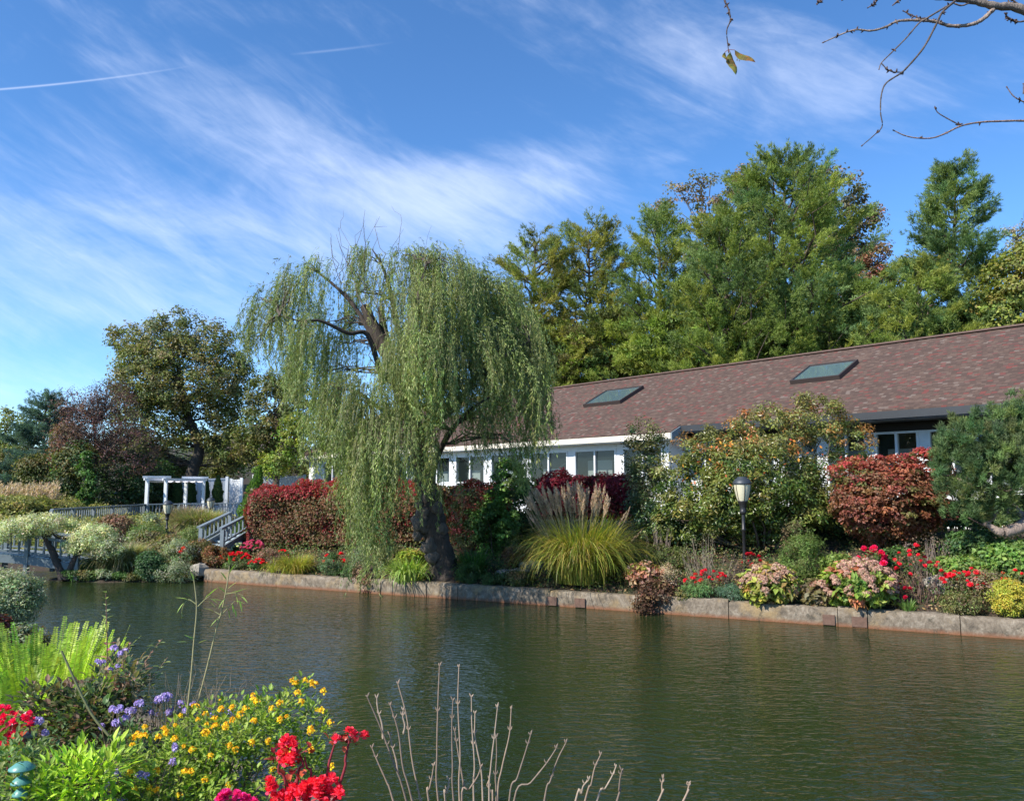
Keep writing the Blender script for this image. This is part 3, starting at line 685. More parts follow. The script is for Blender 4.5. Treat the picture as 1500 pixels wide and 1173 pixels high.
inn.box(xw0+.2, XR-.1, 4.6, 4.7, Z0-.5, ZE+SL*4.6-.2); inn.box(xw0+.2, XR-.1, 2*RV-.5, VW+.2, Z0-.4, Z0-.3)
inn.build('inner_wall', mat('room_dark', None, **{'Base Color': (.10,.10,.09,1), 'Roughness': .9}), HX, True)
REFL_PALE = mat('reflection_white', None, **{'Base Color': (.8,.82,.8,1), 'Roughness': .9}); REFL_BAR = mat('reflected_rail', None, **{'Base Color': (.3,.31,.3,1), 'Roughness': .8})  # added pale panels and slanted bars, standing in for reflections in the panes
for a, b in pairs:
    bl = M(); bl.box(a+.1, (a+b)/2+random.uniform(-.15,.3), VW+.55, VW+.58, 1.5, 3.12+random.uniform(-.15,.2))
    bl.build('pale_panel', REFL_PALE, HX, True); bl = M(); bl.beam((a, VW+.5, 2.6), (b, VW+.8, 3.7), .05, .05); bl.build('reflected_rail', REFL_BAR, HX, True)  # panel for the mirrored white, bar for the mirrored railing
for a, b in rpairs: bl = M(); bl.box(a+.1, b-.2, ve+.5, ve+.53, 1.5, wr_t-.42); bl.build('pale_panel', REFL_PALE, HX, True)  # same added pale panels behind the right wing panes

# ------------------------------------------------------------------ lamps
def lamp(loc, label, s_=1.0, h=1.12):
    T = thing('lamp_post', label, 'lamp post', loc, 'acorn lamps round the pond'); x, y, z = loc; o = (x, y, z)
    def part(name, prof, m_, par=T, n=20): mb = M(); mb.lathe(np.array(prof)*np.array([1,1]), n, o); return mb.build(name, m_, par)
    part('post', [(.0,0),(.085,0),(.085,.05),(.055,.09),(.034,.14),(.034,h-.33),(.044,h-.32),(.044,h-.28),(.034,h-.27),(.034,h)], BLACK)
    part('collar', [(.034,h),(.05,h+.005),(.062,h+.03),(.068,h+.07),(.06,h+.08),(.062,h+.14),(.078,h+.20),(.10,h+.25),(.106,h+.27),(.0,h+.271)], BLACK)
    gl = part('globe', [(.098,h+.272),(.12,h+.33),(.142,h+.42),(.162,h+.52),(.170,h+.60)], mat('lamp_glass', None, **{'Base Color': (.60,.56,.40,1), 'Roughness': .35, 'Transmission Weight': .0, 'Subsurface Weight': .15, 'Subsurface Radius': (.1,.1,.06)}))
    rb = M()
    for k in range(6):
        a = k*math.pi/3+.52; pr_ = np.array([(.101,.272),(.123,.33),(.145,.42),(.165,.52),(.173,.60)])
        rb.tube([(x+r_*math.cos(a), y+r_*math.sin(a), z+h+z_) for r_, z_ in pr_], .007, 4)
    rb.build('ribs', BLACK, gl)
    part('cap', [(.184,h+.60),(.19,h+.612),(.186,h+.63),(.168,h+.665),(.135,h+.705),(.10,h+.725),(.095,h+.745),(.06,h+.75),(.0,h+.752)], mat('cap_metal', None, **{'Base Color': (.045,.055,.065,1), 'Roughness': .5, 'Metallic': .3}), T, 24)
    if s_ != 1.0: T.scale = (s_,)*3
    return T
lx, ly = XY(1087.5, 16.2); Lz = ground(lx, ly)
lamp((lx, ly, Lz), 'acorn lamp on a black post in front of the big rhododendron', 1.0, zof(698,16.2)-Lz-.752)
def lamp2(px, top, Y, label, s_):
    x, y = XY(px, Y); z = ground(x, y); lamp((x,y,z), label, s_, (zof(top,Y)-z)/s_-.752)
lamp2(247, 733, 26, 'acorn lamp on a black post before the deck railing', .85)
lamp2(309.5, 728.5, 30, 'acorn lamp sunk in tall grass beyond the garden stairs', .8)

# ------------------------------------------------------------------ deck, railing, pergola, fence
DZ = .72
def railing(T, A, B, h, nposts, step=.145, dz0=0, top=.09, pick_w=.035):
    A = np.array(A, float); B = np.array(B, float); L = np.linalg.norm(B-A); d = (B-A)/L
    mb = M(); mb.beam(A+(0,0,h), B+(0,0,h), .12, .045); mb.build('top_rail', GREY, T)
    mb = M(); mb.beam(A+(0,0,.12), B+(0,0,.12), .05, .06); mb.build('bottom_rail', GREY, T)
    for k in range(nposts):
        p = A+(B-A)*k/(nposts-1)-d*.0; mb = M(); mb.box(p[0]-.055,p[0]+.055,p[1]-.055,p[1]+.055,p[2]-.15,p[2]+h-.024); mb.build('post', GREY, T)
    n = min(99, int(L/step)); first = None
    for k in range(n):
        p = A+(B-A)*(k+.5)/n
        if first is None:
            mb = M(); mb.box(p[0]-pick_w/2,p[0]+pick_w/2,p[1]-.02,p[1]+.02,p[2]+.152,p[2]+h-.024); first = mb.build('picket', GREY, T); p0 = p
        else:
            c = first.copy(); COL.objects.link(c); c.parent = T; c.location = tuple(p-p0)
def P3(px, py, Y): return at(px, py, Y)
z1_ = zof(738.5, 36); a_ = P3(76, 746, 29.5); b_ = P3(213, 738.5, 36); c_ = P3(352, 737, 37.5)
hh = .95
RT = thing('deck_railing', 'grey blue picket railing with pale top rail left of the pergola posts', 'railing', tuple(a_-(0,0,hh)))
railing(RT, a_-(0,0,hh), b_-(0,0,hh), hh, 6)
RT2 = thing('deck_railing', 'grey picket railing under the white pergola, level stretch behind the lamps', 'railing', tuple(b_-(0,0,hh)))
railing(RT2, b_+(.09,0,-hh), c_-(0,0,hh), hh, 4)
dk = M(); zz = b_[2]-hh-.15
dk.add([(a_[0]-.2,a_[1]-.2,zz-.35),(b_[0],b_[1]-.15,zz-.35),(c_[0]+1,c_[1]-.15,zz-.35),(c_[0]+1,44,zz-.35),(a_[0]-.2,44,zz-.35),
        (a_[0]-.2,a_[1]-.2,zz),(b_[0],b_[1]-.15,zz),(c_[0]+1,c_[1]-.15,zz),(c_[0]+1,44,zz),(a_[0]-.2,44,zz)], [(0,1,6,5),(1,2,7,6),(2,3,8,7),(3,4,9,8),(4,0,5,9)])
dk.add([(a_[0]-.2,a_[1]-.2,zz),(b_[0],b_[1]-.15,zz),(c_[0]+1,c_[1]-.15,zz),(a_[0]-.2,44,zz),(c_[0]+1,44,zz)], [(0,1,3),(1,2,4),(1,4,3)])
tag(dk.build('deck', paint('deck_boards', (.42,.37,.30), .4, .8, 4)), 'tan boarded deck under the pergola at the back left', 'deck')
# pergola
pc = [P3(213.5,757,36.2), P3(241,757,36.6), P3(270.5,757,38.4), P3(296.5,757,38.8)]; ztp = zof(703.5, 36.4)
PT = thing('pergola', 'white pergola with sagging white cloth roof on the deck', 'pergola', (pc[0][0], pc[0][1], zz))
for p in pc:
    mb = M(); mb.box(p[0]-.065,p[0]+.065,p[1]-.065,p[1]+.065,zz+.002,ztp); mb.build('post', WHITE, PT)
for i, j in ((0,2),(1,3),(0,1),(2,3)):
    a, b = pc[i].copy(), pc[j].copy(); a[2] = b[2] = ztp+.05+(.0 if (i, j) in ((0,2),(1,3)) else .101); d = (b-a)/np.linalg.norm(b-a)
    mb = M(); mb.beam(a-d*.2, b+d*.2, .05, .10); mb.build('beam', WHITE, PT)
cl_ = M(); k = 24; V = []
for i in range(k+1):
    for j in range(7):
        p = pc[0]+(pc[2]-pc[0])*i/k+(pc[1]-pc[0])*j/6; V.append((p[0], p[1], ztp-.02-.07*abs(math.sin(i/k*math.pi*5))-.01*math.sin(j)))
cl_.add(V, [(i*7+j, i*7+j+1, (i+1)*7+j+1, (i+1)*7+j) for i in range(k) for j in range(6)], (.8,.8,.84), 0, True)
cl_.build('canopy_cloth', mat('white_cloth', None, **{'Base Color': (.82,.8,.86,1), 'Roughness': .9}), PT)
# fence
def fence(name, label, pts, Yt, h, posts=True, colr=WHITE):
    T = thing(name, label, 'fence', (pts[0][0], pts[0][1], pts[0][2]-h))
    for a, b in zip(pts[:-1], pts[1:]):
        L = np.linalg.norm(b-a); n = max(1, int(L/.18)); mb = M()
        for k in range(n):
            p = a+(b-a)*(k+.04)/n; q = a+(b-a)*(k+.96)/n; mb.beam(p-(0,0,h/2), q-(0,0,h/2), .03, h-.12)
        mb.build('panel', colr, T); mb = M(); mb.beam(a-(0,0,.03), b-(0,0,.03), .07, .07); mb.build('rail', colr, T)
    for p in pts: mb = M(); mb.box(p[0]-.07,p[0]+.07,p[1]-.07,p[1]+.07,p[2]-h,p[2]+.08); mb.build('post', colr, T)
    return T
SHADEW = paint('shaded_white_fence', (.58,.63,.68), .2)  # white boards, with bluish shade put into their colour
fence('board_fence', 'tall pale board fence behind the pergola and the clipped conifers', [P3(236,702,41.5), P3(285,702,42), P3(333,700,42.6)], 0, 2.0, colr=SHADEW)
fence('board_fence', 'pale board fence between the cone shaped conifer and the white house', [P3(372,697,44), P3(410,697.5,44.5), P3(446,697,45)], 0, 1.9)
fence('garden_gate', 'white lattice gate at the right end of the pale fence', [P3(339,703,41.5), P3(354,702,41)], 0, 1.9)

# stairs with grey handrails
sA, sB = P3(325,808,22.2), P3(366,782,24.6)
sA[2] = max(sA[2], ground(sA[0], sA[1]))
ST = thing('garden_stairs', 'grey blue wooden stairs with two picket handrails left of the red hedge', 'stairs', tuple(sA))
sw = np.array([-.85, .75, 0])*1.05
for off, nm in ((np.zeros(3), 0), (sw, 1)):
    A = sA+off; B = sB+off; mb = M(); mb.beam(A+(0,0,.02), B+(0,0,.02), .06, .26); mb.build('stringer', GREY, ST)
    hgt = .62; mb = M(); mb.beam(A+(-.06,-.04,hgt), B+(0,0,hgt), .11, .05); mb.build('handrail', GREY, ST)
    mb = M(); mb.beam(A+(0,0,.24), B+(0,0,.24), .05, .05); mb.build('lower_rail', GREY, ST)
    for k in range(8):
        p = A+(B-A)*k/7; w_ = .05 if k in (0,7) else .022
        mb = M(); mb.box(p[0]-w_,p[0]+w_,p[1]-w_,p[1]+w_,p[2]+(-.15 if k in (0,7) else .26),p[2]+hgt-.03+k*.0); mb.build('newel_post' if k in (0,7) else 'picket', GREY, ST)
for k in range(5):
    p = sA+(sB-sA)*(k+.5)/5; mb = M(); mb.beam(p+(0,0,.0), p+sw, .34, .04); mb.build('tread', paint('tread_paint', (.38,.46,.48), .3), ST)

# arched footbridge
BT = thing('footbridge', 'grey blue arched wooden footbridge over the inlet at the left edge', 'bridge', (-13.6, 21.6, 0))
bx0, bx1 = -16.4, -11.1
def arch(x_, off): u = (x_-bx0)/(bx1-bx0); return .30+off+.30*(1-(2*u-1)**2)
for yy in (20.9, 22.1):
    for off, w_, hgt, nm in ((0,.07,.20,'side_beam'), (.62,.10,.06,'handrail'), (.2,.05,.05,'lower_rail')):
        mb = M(); xs = np.linspace(bx0, bx1, 25)
        P = np.array([(x_, yy, arch(x_, off)) for x_ in xs]); V = []
        for p in P: V += [p+(0,-w_/2,-hgt/2), p+(0,w_/2,-hgt/2), p+(0,w_/2,hgt/2), p+(0,-w_/2,hgt/2)]
        F = [(i*4+j, i*4+(j+1)%4, (i+1)*4+(j+1)%4, (i+1)*4+j) for i in range(24) for j in range(4)]+[(3,2,1,0),(96,97,98,99)]
        mb.add(V, F); mb.build(nm, BRGREY, BT)
    for k in range(25):
        x_ = bx0+.06+(bx1-bx0-.12)*k/24; big = k % 6 == 0; w_ = .05 if big else .02
        mb = M(); mb.box(x_-w_, x_+w_, yy-w_-.001, yy+w_+.001, arch(x_, -.4 if big else .22), arch(x_, .68 if big else .595)); mb.build('post' if big else 'baluster', BRGREY, BT)
mb = M(); xs = np.linspace(bx0, bx1, 41)
for a, b in zip(xs[:-1], xs[1:]): mb.beam(((a+b)/2, 20.94, arch((a+b)/2,.115)), ((a+b)/2, 22.06, arch((a+b)/2,.115)), (b-a)*.93, .035)
mb.build('deck_boards', paint('bridge_boards', (.30,.36,.38), .3), BT)

# distant wooden stair rail and brick house on the hill
wx, wy = XY(330, 62); wz = ground(wx, wy)
HT = thing('hill_stair_rail', 'reddish wooden handrail climbing the hill above the pergola', 'railing', tuple(P3(305,700,60)))
RW = paint('weathered_wood', (.34,.20,.13), .3, .8)
for y0, y1 in ((690,676),(696,683)):
    mb = M(); mb.beam(P3(306,y0-3,60), P3(350,y1,60), .08, .10); mb.build('rail', RW, HT)
for k in range(7):
    px = 308+k*7; mb = M(); p = P3(px, 687-k*1.9, 60.1); mb.box(p[0]-.06,p[0]+.06,p[1]-.05,p[1]+.05,p[2]-.9,p[2]); mb.build('post', RW, HT)
HB = thing('brick_house', 'small brick house glimpsed on the hill between the left trees', 'house', tuple(P3(345,700,70)))
p = P3(347, 662, 70); mb = M(); mb.box(p[0]-2.2,p[0]+2.2,70,75,p[2]-4.5,p[2]); mb.build('wall', paint('brick_red', (.22,.10,.075), .4, .9, 10), HB)
mb = M(); V = [(p[0]-2.5,69.6,p[2]+.001),(p[0]+2.5,69.6,p[2]+.001),(p[0]+2.5,75.4,p[2]+.001),(p[0]-2.5,75.4,p[2]+.001),(p[0]-2.5,72.5,p[2]+1.3),(p[0]+2.5,72.5,p[2]+1.3)]
mb.add(V, [(0,1,5,4),(3,4,5,2)]); mb.add(V, [(0,4,3),(1,2,5)]); mb.build('roof', paint('house_roof', (.14,.10,.09), .3, .9), HB)
mb = M(); mb.box(p[0]-.5,p[0]+.5,69.93,69.99,p[2]-1.8,p[2]-.6); mb.build('window', mat('dark_glass', None, **{'Base Color': (.03,.04,.05,1), 'Roughness': .1}), HB)
# ------------------------------------------------------------------ palettes
PG = [(.16,.21,.05),(.20,.24,.055),(.13,.18,.06),(.23,.25,.055)]; PYO = [(.18,.21,.05),(.21,.21,.05),(.14,.18,.055),(.23,.21,.05)]
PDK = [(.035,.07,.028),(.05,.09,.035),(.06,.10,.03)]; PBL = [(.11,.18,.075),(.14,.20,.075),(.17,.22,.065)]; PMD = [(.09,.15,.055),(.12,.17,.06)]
OAK = [(.20,.155,.10),(.16,.13,.07),(.24,.17,.12),(.14,.13,.06)]; OLV = [(.095,.105,.03),(.12,.12,.04),(.07,.085,.03),(.14,.12,.045)]
LIME = [(.22,.30,.03),(.17,.26,.03),(.28,.33,.05)]; MID = [(.06,.12,.03),(.08,.15,.04),(.05,.09,.025)]; YEL = [(.30,.27,.05),(.22,.24,.05),(.34,.28,.07)]
RED = [(.29,.032,.040),(.22,.028,.034),(.36,.05,.052),(.17,.045,.035)]; BRR = [(.17,.085,.045),(.13,.10,.045),(.20,.10,.05),(.12,.055,.035)]
PINK = [(.62,.12,.28),(.55,.09,.22)]; CRIM = [(.62,.02,.04),(.72,.04,.08),(.55,.015,.03)]; BROWN = [(.16,.10,.065),(.22,.14,.09),(.11,.07,.045)]
TAN = [(.42,.33,.22),(.34,.26,.17),(.5,.4,.28)]; GRYG = [(.20,.24,.14),(.28,.31,.20),(.14,.18,.09)]; CRM = [(.55,.54,.36),(.48,.46,.30),(.38,.40,.24)]
# ------------------------------------------------------------------ weeping willow
wY = 18.4; wx, wyy = XY(652, wY); wz = ground(wx, wyy)
WT = thing('weeping_willow', 'big weeping willow with gnarled trunk and hanging curtains at the pond edge', 'willow tree', (wx, wyy, wz))
tb = M(); WB = (.062,.048,.038)
def pth(lst, Y=wY): return [np.append(at(p[0], p[1], Y+(p[2] if len(p) > 2 else 0)), 0) for p in lst]
def limb(lst, r, n=9, k=5, c=WB, rough=.06):
    P = [tuple(at(p[0], p[1], wY+(p[2] if len(p) > 2 else 0))) for p in lst]
    Q = sm_path([(*p, r_) for p, r_ in zip(P, r)], k); tb.tube(Q[:,:3], Q[:,3], n, c, rough=rough); return Q
main = limb([(658,856),(652,835),(642,795),(634,765),(630,735),(622,700),(612,655),(602,610),(590,577),(577,545),(566,515),(552,488),(540,462),(533,448)],
            [.38,.31,.28,.29,.25,.22,.205,.185,.17,.16,.15,.14,.12,.10], 14, 7, rough=.07)
L1 = limb([(582,560),(560,548,-.2),(538,490,-.4),(510,488,-.7),(470,470,-1),(440,470,-1.2),(410,462,-1.2)], [.10,.07,.055,.045,.035,.02,.01])
L2 = limb([(575,540),(566,500,.3),(560,470,.4),(558,450,.5)], [.11,.10,.09,.07])
L3 = limb([(614,660),(632,610,.3),(650,560,.2),(668,500,0),(690,440,0),(715,405,0)], [.15,.12,.10,.08,.05,.02])
L4 = limb([(600,600),(590,520,1),(575,440,1.5),(560,390,1.5),(545,365,1.6)], [.12,.08,.06,.035,.012])
L5 = limb([(634,620),(670,590,-.8),(700,550,-1),(740,520,-.8),(775,500,-.6)], [.12,.09,.06,.04,.015])
L6 = limb([(606,630),(590,570,-1.2),(605,500,-1.7),(612,440,-1.6),(625,385,-1.2)], [.12,.09,.07,.05,.02])
L7 = limb([(628,700),(655,640,-1.2),(690,600,-1.6),(720,580,-1.6)], [.09,.06,.04,.015])
L8 = limb([(604,615),(560,600,-1.2),(525,575,-1.8),(498,570,-2.0)], [.07,.05,.03,.012])
L9 = limb([(560,520),(520,450,.2),(480,410,.4),(450,390,.5)], [.06,.05,.03,.012])
tb2 = tb
def burl(mb, c, r, col):
    nu, nv = 12, 18; uu, vv = np.meshgrid(np.linspace(0, math.pi, nu), np.arange(nv)*2*math.pi/nv, indexing='ij')
    D = np.stack([np.sin(uu)*np.cos(vv), np.sin(uu)*np.sin(vv), np.cos(uu)], -1); k = rng.normal(size=(5,3))*4; ph = rng.random(5)*6
    w = 1+sum(np.sin(D@k[i]+ph[i]) for i in range(5))*.09+rng.normal(size=(nu,nv))*.05
    i = np.arange(nu-1)[:,None]*nv; j = np.arange(nv)[None]
    mb.add(c+D*(r*w)[...,None]*np.array([1,.8,1.1]), np.stack([i+j, i+(j+1)%nv, i+nv+(j+1)%nv, i+nv+j], -1).reshape(-1,4), col, 0, True)
for (px, py, r) in ((617,768,.24),(621,752,.20),(640,745,.17),(612,785,.13),(628,800,.22),(634,815,.20),(648,775,.15),(614,740,.12),(626,728,.12)):
    c = at(px, py, wY-.20); burl(tb, c, r*.82, (.13,.105,.082))
for k in range(7):      # roots
    a = k*.9+.3; tb.tube(curve((wx+.2*math.cos(a), wyy+.2*math.sin(a), wz+.2), (wx+.6*math.cos(a), wyy+.3+.3*math.sin(a), wz-.08), .1, 5, .04), [.11,.10,.07,.05,.03], 7, WB)
# bare fine twigs showing in the open middle of the crown
for _ in range(15):
    a = (random.uniform(520,585), random.uniform(450,540)); b = (a[0]+random.uniform(-75,65), a[1]-random.uniform(50,150))
    P = curve(at(*a, wY+random.uniform(-.5,.8)), at(*b, wY+random.uniform(-1,1.5)), .04, 7, .07); tb.tube(P, np.linspace(.013,.003,7), 4, (.14,.11,.085), cap=False)
    for _ in range(2): q = P[random.randint(3,6)]; tb.tube(curve(q, q+rnd(1)[0]*.4+np.array([0,0,.3]), 0, 4, .1), [.005,.004,.003,.002], 3, (.14,.11,.085), cap=False)
for _ in range(9):
    a = (random.uniform(488,520), random.uniform(385,420)); tb.tube(curve(at(*a, wY), at(a[0]+random.uniform(-22,22), a[1]-random.uniform(35,75), wY), .02, 6, .08), np.linspace(.008,.003,6), 4, (.13,.10,.08), cap=False)
G = [ # px, top py, half-width px, depth, bottom py, strands, half height px at top
 (398,432,24,0,560,40,16),(428,402,24,-.6,575,60,14),(465,386,28,.3,540,56,14),(448,478,32,-1,610,80,22),(478,560,28,-1.5,700,84,26),(515,570,32,-1.8,745,140,28),
 (535,640,24,-2.2,800,90,30),(548,690,18,-2.3,862,70,35),(543,368,30,.8,440,62,12),(605,372,40,0,500,130,16),
 (645,378,44,-1,590,170,18),(690,400,42,0,590,160,18),(733,418,26,.5,630,120,18),(764,468,20,0,680,70,22),(598,500,32,-1.9,690,150,30),(640,500,42,-2,650,150,30),
 (575,600,34,-2.3,770,110,34),(757,545,24,-.5,712,60,30),(705,560,36,1,660,60,28),(482,470,34,1,590,60,22),(522,420,30,1.2,540,50,16),(500,500,30,.9,600,50,22),
 (715,480,38,-1,650,110,28),(625,430,45,-1.3,620,140,26),(782,540,8,0,640,16,18),(374,496,8,0,545,10,12),(700,610,30,-1,700,44,20),(752,640,16,-1,735,22,20),(472,540,26,.2,640,40,22),(620,640,18,-2.3,770,36,20)]
S_P = []; S_L = []; S_D = []; S_sh = []; S_W = []
for (px, py, hw, dz, bot, n, hh_) in G:
    for q in range(int(n*1.35)):
        if q % 8 == 0:       # strands hang together in ropes that start on the same bough
            u = random.gauss(0,.55); X0 = px+max(-1.3,min(1.3,u))*hw; Y0 = wY+dz+random.gauss(0,.5); yq = py+(abs(u)**1.6)*20+random.uniform(-1,1)*hh_*.8
            ln0 = .5+.52*random.random()**.8; az0 = math.atan2(Y0-wY, (X0-600)*Y0/1182+random.gauss(0,.5)); sh0 = random.random(); wob0 = rng.normal(size=(2,3))
        X = X0+random.gauss(0,5); Yp = Y0+random.gauss(0,.09); y0 = yq+random.gauss(0,6)
        S_P.append(at(X, y0, Yp)); b_ = y0+(bot-y0)*min(1.05, ln0*(.6+.45*random.random())); S_L.append(max(.25,(b_-y0)*Yp/1182)); S_D.append(az0+random.gauss(0,.35))
        S_sh.append(sh0); S_W.append(wob0)
    c = at(px, py+8, wY+dz)
    src = min((q for Lq in (L1,L3,L4,L5,L6,L7,L8,L9,main[20:]) for q in Lq), key=lambda q: np.linalg.norm(q[:3]-c)+(.5 if q[2] > c[2] else 0))
    for _ in range(5):
        e = at(px+random.uniform(-1,1)*hw*.8, py+random.uniform(0,12), wY+dz+random.uniform(-.5,.5)); tb.tube(curve(src[:3], e, .08, 8, .05), np.linspace(.022,.006,8), 5, (.10,.08,.06), cap=False)
S_P = np.array(S_P); S_L = np.array(S_L); S_D = np.array(S_D); ns = len(S_P); K = 14
u = np.linspace(0, 1, K)[None,:,None]; out = np.stack([np.cos(S_D), np.sin(S_D), np.zeros(ns)], 1)[:,None]
rise = (.10+.15*rng.random(ns))[:,None,None]; reach = (.15+.35*rng.random(ns))[:,None,None]
S_W = np.array(S_W); wob = S_W[:,0:1]*.11*np.sin(u*3.3)+S_W[:,1:2]*.05*np.sin(u*7)+rng.normal(size=(ns,1,3))*.035*np.sin(u*3.3)+rng.normal(size=(ns,1,3))*.025*np.sin(u*8+rng.random((ns,1,1))*6)
wob[:,:,2] = 0
dist = (S_L[:,None,None]*u)
CV = S_P[:,None]+out*reach*(1-np.exp(-dist*3.0))+np.array([.05,0,0])*dist+wob*np.minimum(dist*1.2, 1.6)
CV[:,:,2] -= (dist[:,:,0]-(rise*np.exp(-((dist-.15)/.16)**2))[:,:,0])
CV[:,:,2] = np.maximum(CV[:,:,2], .12+.25*rng.random((ns,1)))
st = M(); strips(st, CV, .009, (.13,.13,.05), tip=.5)
per = (S_L*46).astype(int)+5; si = np.repeat(np.arange(ns), per); N = len(si); tt = rng.random(N)**.9
ki = tt*(K-1); k0 = np.clip(ki.astype(int), 0, K-2); fr = (ki-k0)[:,None]
Pp = CV[si,k0]*(1-fr)+CV[si,k0+1]*fr; Dd = unit(CV[si,k0+1]-CV[si,k0])
sd_ = unit(np.cross(Dd, rnd(N))); T_ = unit(Dd*.9+sd_*.7+np.array([0,0,-.35]))
cb = (.72+.6*np.array(S_sh))[:,None]*pick([(.19,.23,.072),(.16,.20,.068),(.22,.25,.09),(.125,.17,.062)], ns, .14)
Pp = Pp+rng.normal(size=(N,3))*.012
rhombs(st, Pp, T_, unit(rnd(N)+np.array([0,-.3,.2])), .088*(.5+.8*rng.random(N)), .016, np.clip(cb[si]*(1+rng.normal(size=(N,1))*.2), .01, .8))
tb.build('trunk', BARK, WT); st.build('hanging_foliage', LEAF, WT)

# ------------------------------------------------------------------ trees behind the house
BG = 'trees behind the house'
P1 = [(0,1.8),(.3,3.2),(.6,2.9),(.85,2.2),(.95,1.4),(1,.8)]; P2 = [(0,2.5),(.25,4.5),(.5,4.2),(.75,2.8),(.92,1.3),(1,.2)]
pine('pine_tree', 'slim pine tinged orange just right of the willow crown', 784, 41, 358, P1, PYO, 1.0, BG, .2, bot=.2)
pine('pine_tree', 'forked slim pine tinged gold, second tree right of the willow', 862, 42, 338, P1, PYO, 1.1, BG, .2, bot=.15)
pine('pine_tree', 'airy pine with open upswept left boughs above the small skylight', 965, 40, 312, [(0,2.4),(.3,3.8),(.6,3.0),(.85,1.8),(1,.3)], PG, 1.0, BG, .25, bot=.15, tilt=.4)
pine('pine_tree', 'tallest and broadest green pine rising behind the middle of the roof', 1150, 38, 236, [(0,3.6),(.25,5.6),(.5,5.4),(.75,3.9),(.9,2.4),(1,.5)], PBL+PG, 1.25, BG, .38, bot=.1, tilt=.25)
pine('pine_tree', 'dense yellow green pine left of the tallest pine', 1065, 36.5, 318, [(0,3.2),(.3,4.4),(.6,3.4),(.85,1.9),(1,.3)], PG, 1.1, BG, .25, bot=.12, tilt=.45)
pine('pine_tree', 'dark low pine right of the tallest pine behind the large skylight', 1235, 36, 390, [(0,3.2),(.4,3.6),(.7,2.6),(1,.4)], PMD+PBL, 1.1, BG, .25, bot=.1)
tree('oak_tree', 'brown leaved oak top showing left of the tallest pine', 'oak tree', 1040, 48, [(1020,300,62,42),(975,318,26,26),(1075,272,40,26),(1110,300,40,45),(1050,380,60,50)], [(1045,420),(1040,340)], 110, 60, .55, .20, .13, OAK, group=BG, nbr=80, r0=.3, shell=.6)
tree('oak_tree', 'brown leaved oak with tall crown right of the tallest pine', 'oak tree', 1215, 46, [(1215,290,52,45),(1245,330,45,55),(1195,262,36,20),(1262,372,32,36),(1210,400,60,60)], [(1210,430),(1215,330)], 170, 60, .55, .20, .13, OAK+[(.12,.13,.05)], group=BG, nbr=110, r0=.3, shell=.6)
tree('maple_tree', 'small reddening tree at the lower right of the brown oak', 'maple tree', 1285, 44, [(1283,378,24,20),(1292,398,18,18),(1270,400,16,22)], [(1282,430),(1284,390)], 40, 50, .4, .16, .11, [(.28,.10,.07),(.22,.12,.07),(.16,.12,.06)], group=BG, nbr=40, r0=.12)
pine('pine_tree', 'tall lone pine with gap in its crown at the right', 1400, 33, 243, [(0,2.6),(.3,3.0),(.52,2.3),(.53,1.2),(.66,1.6),(.85,1.15),(1,.2)], PMD+PBL, 1.25, BG, .22, bot=.18, gaps=[(.56,.635)], tilt=.2)
pine('pine_tree', 'lower bushy pine under the tall lone pine at the right', 1345, 32, 392, [(0,2.2),(.4,2.6),(.75,1.8),(1,.4)], PG+PBL, 1.1, BG, .2, bot=.1)
pine('pine_tree', 'low wide pine filling the gap just left of the yellow maple', 1440, 32.5, 385, [(0,2.0),(.5,2.3),(.8,1.3),(1,.3)], PMD+PG, 1.0, BG, .2, bot=.1)
tree('maple_tree', 'yellow green maple behind the roof at the right edge', 'maple tree', 1485, 31, [(1492,415,52,48),(1455,450,38,32),(1520,380,40,40),(1500,470,60,30)], [(1485,480),(1490,410)], 170, 55, .42, .15, .11, [(.24,.22,.05),(.19,.20,.045),(.14,.16,.04)], group=BG, r0=.2)
tree('bare_tree', 'sparse grey tree top above the yellow maple at the right edge', 'tree', 1490, 40, [(1492,345,22,24),(1478,335,14,10),(1505,360,22,22)], [(1490,400),(1488,350)], 34, 34, .35, .12, .08, [(.22,.22,.16),(.28,.26,.19)], group=BG, nbr=40, r0=.12, twigs=2)
tree('maple_tree', 'rounded yellow green treetop between the low pines at the right', 'maple tree', 1335, 40, [(1330,402,34,26),(1365,395,26,18),(1390,385,34,16)], [(1335,440),(1335,400)], 90, 45, .42, .17, .12, [(.20,.20,.05),(.13,.15,.04),(.24,.21,.06)], group=BG, r0=.18)
low = [(795,505,58,52,41,'yellow green bushy tree low behind the right side of the willow', YEL[1:2]+PG+OLV),(880,500,62,50,40,'green bushy tree low behind the left end of the visible ridge', PG+OLV),(975,500,58,42,38,'bright green low tree above the small skylight', PG+[(.15,.19,.03)]),
       (1060,490,60,40,36.5,'bright green low boughs left of the large skylight ridge', PG+[(.13,.17,.03)]),(1300,465,60,42,35,'dark green low tree behind the ridge right of the large skylight', PDK+PBL),(1170,470,66,46,38.5,'deep green low tree under the tallest pine', PDK+PG)]
for px, py, hw, hh2, Y, lab, pal in low:
    tree('pine_tree', lab, 'tree', px, Y, [(px,py,hw,hh2),(px-hw*.5,py+hh2*.6,hw*.7,hh2*.6),(px+hw*.5,py+hh2*.5,hw*.7,hh2*.6)], [(px,py+hh2),(px+4,py)], 150, 34, .5, .22, .05, pal, group=BG, r0=.2, needles=True, nbr=40, shell=.6)
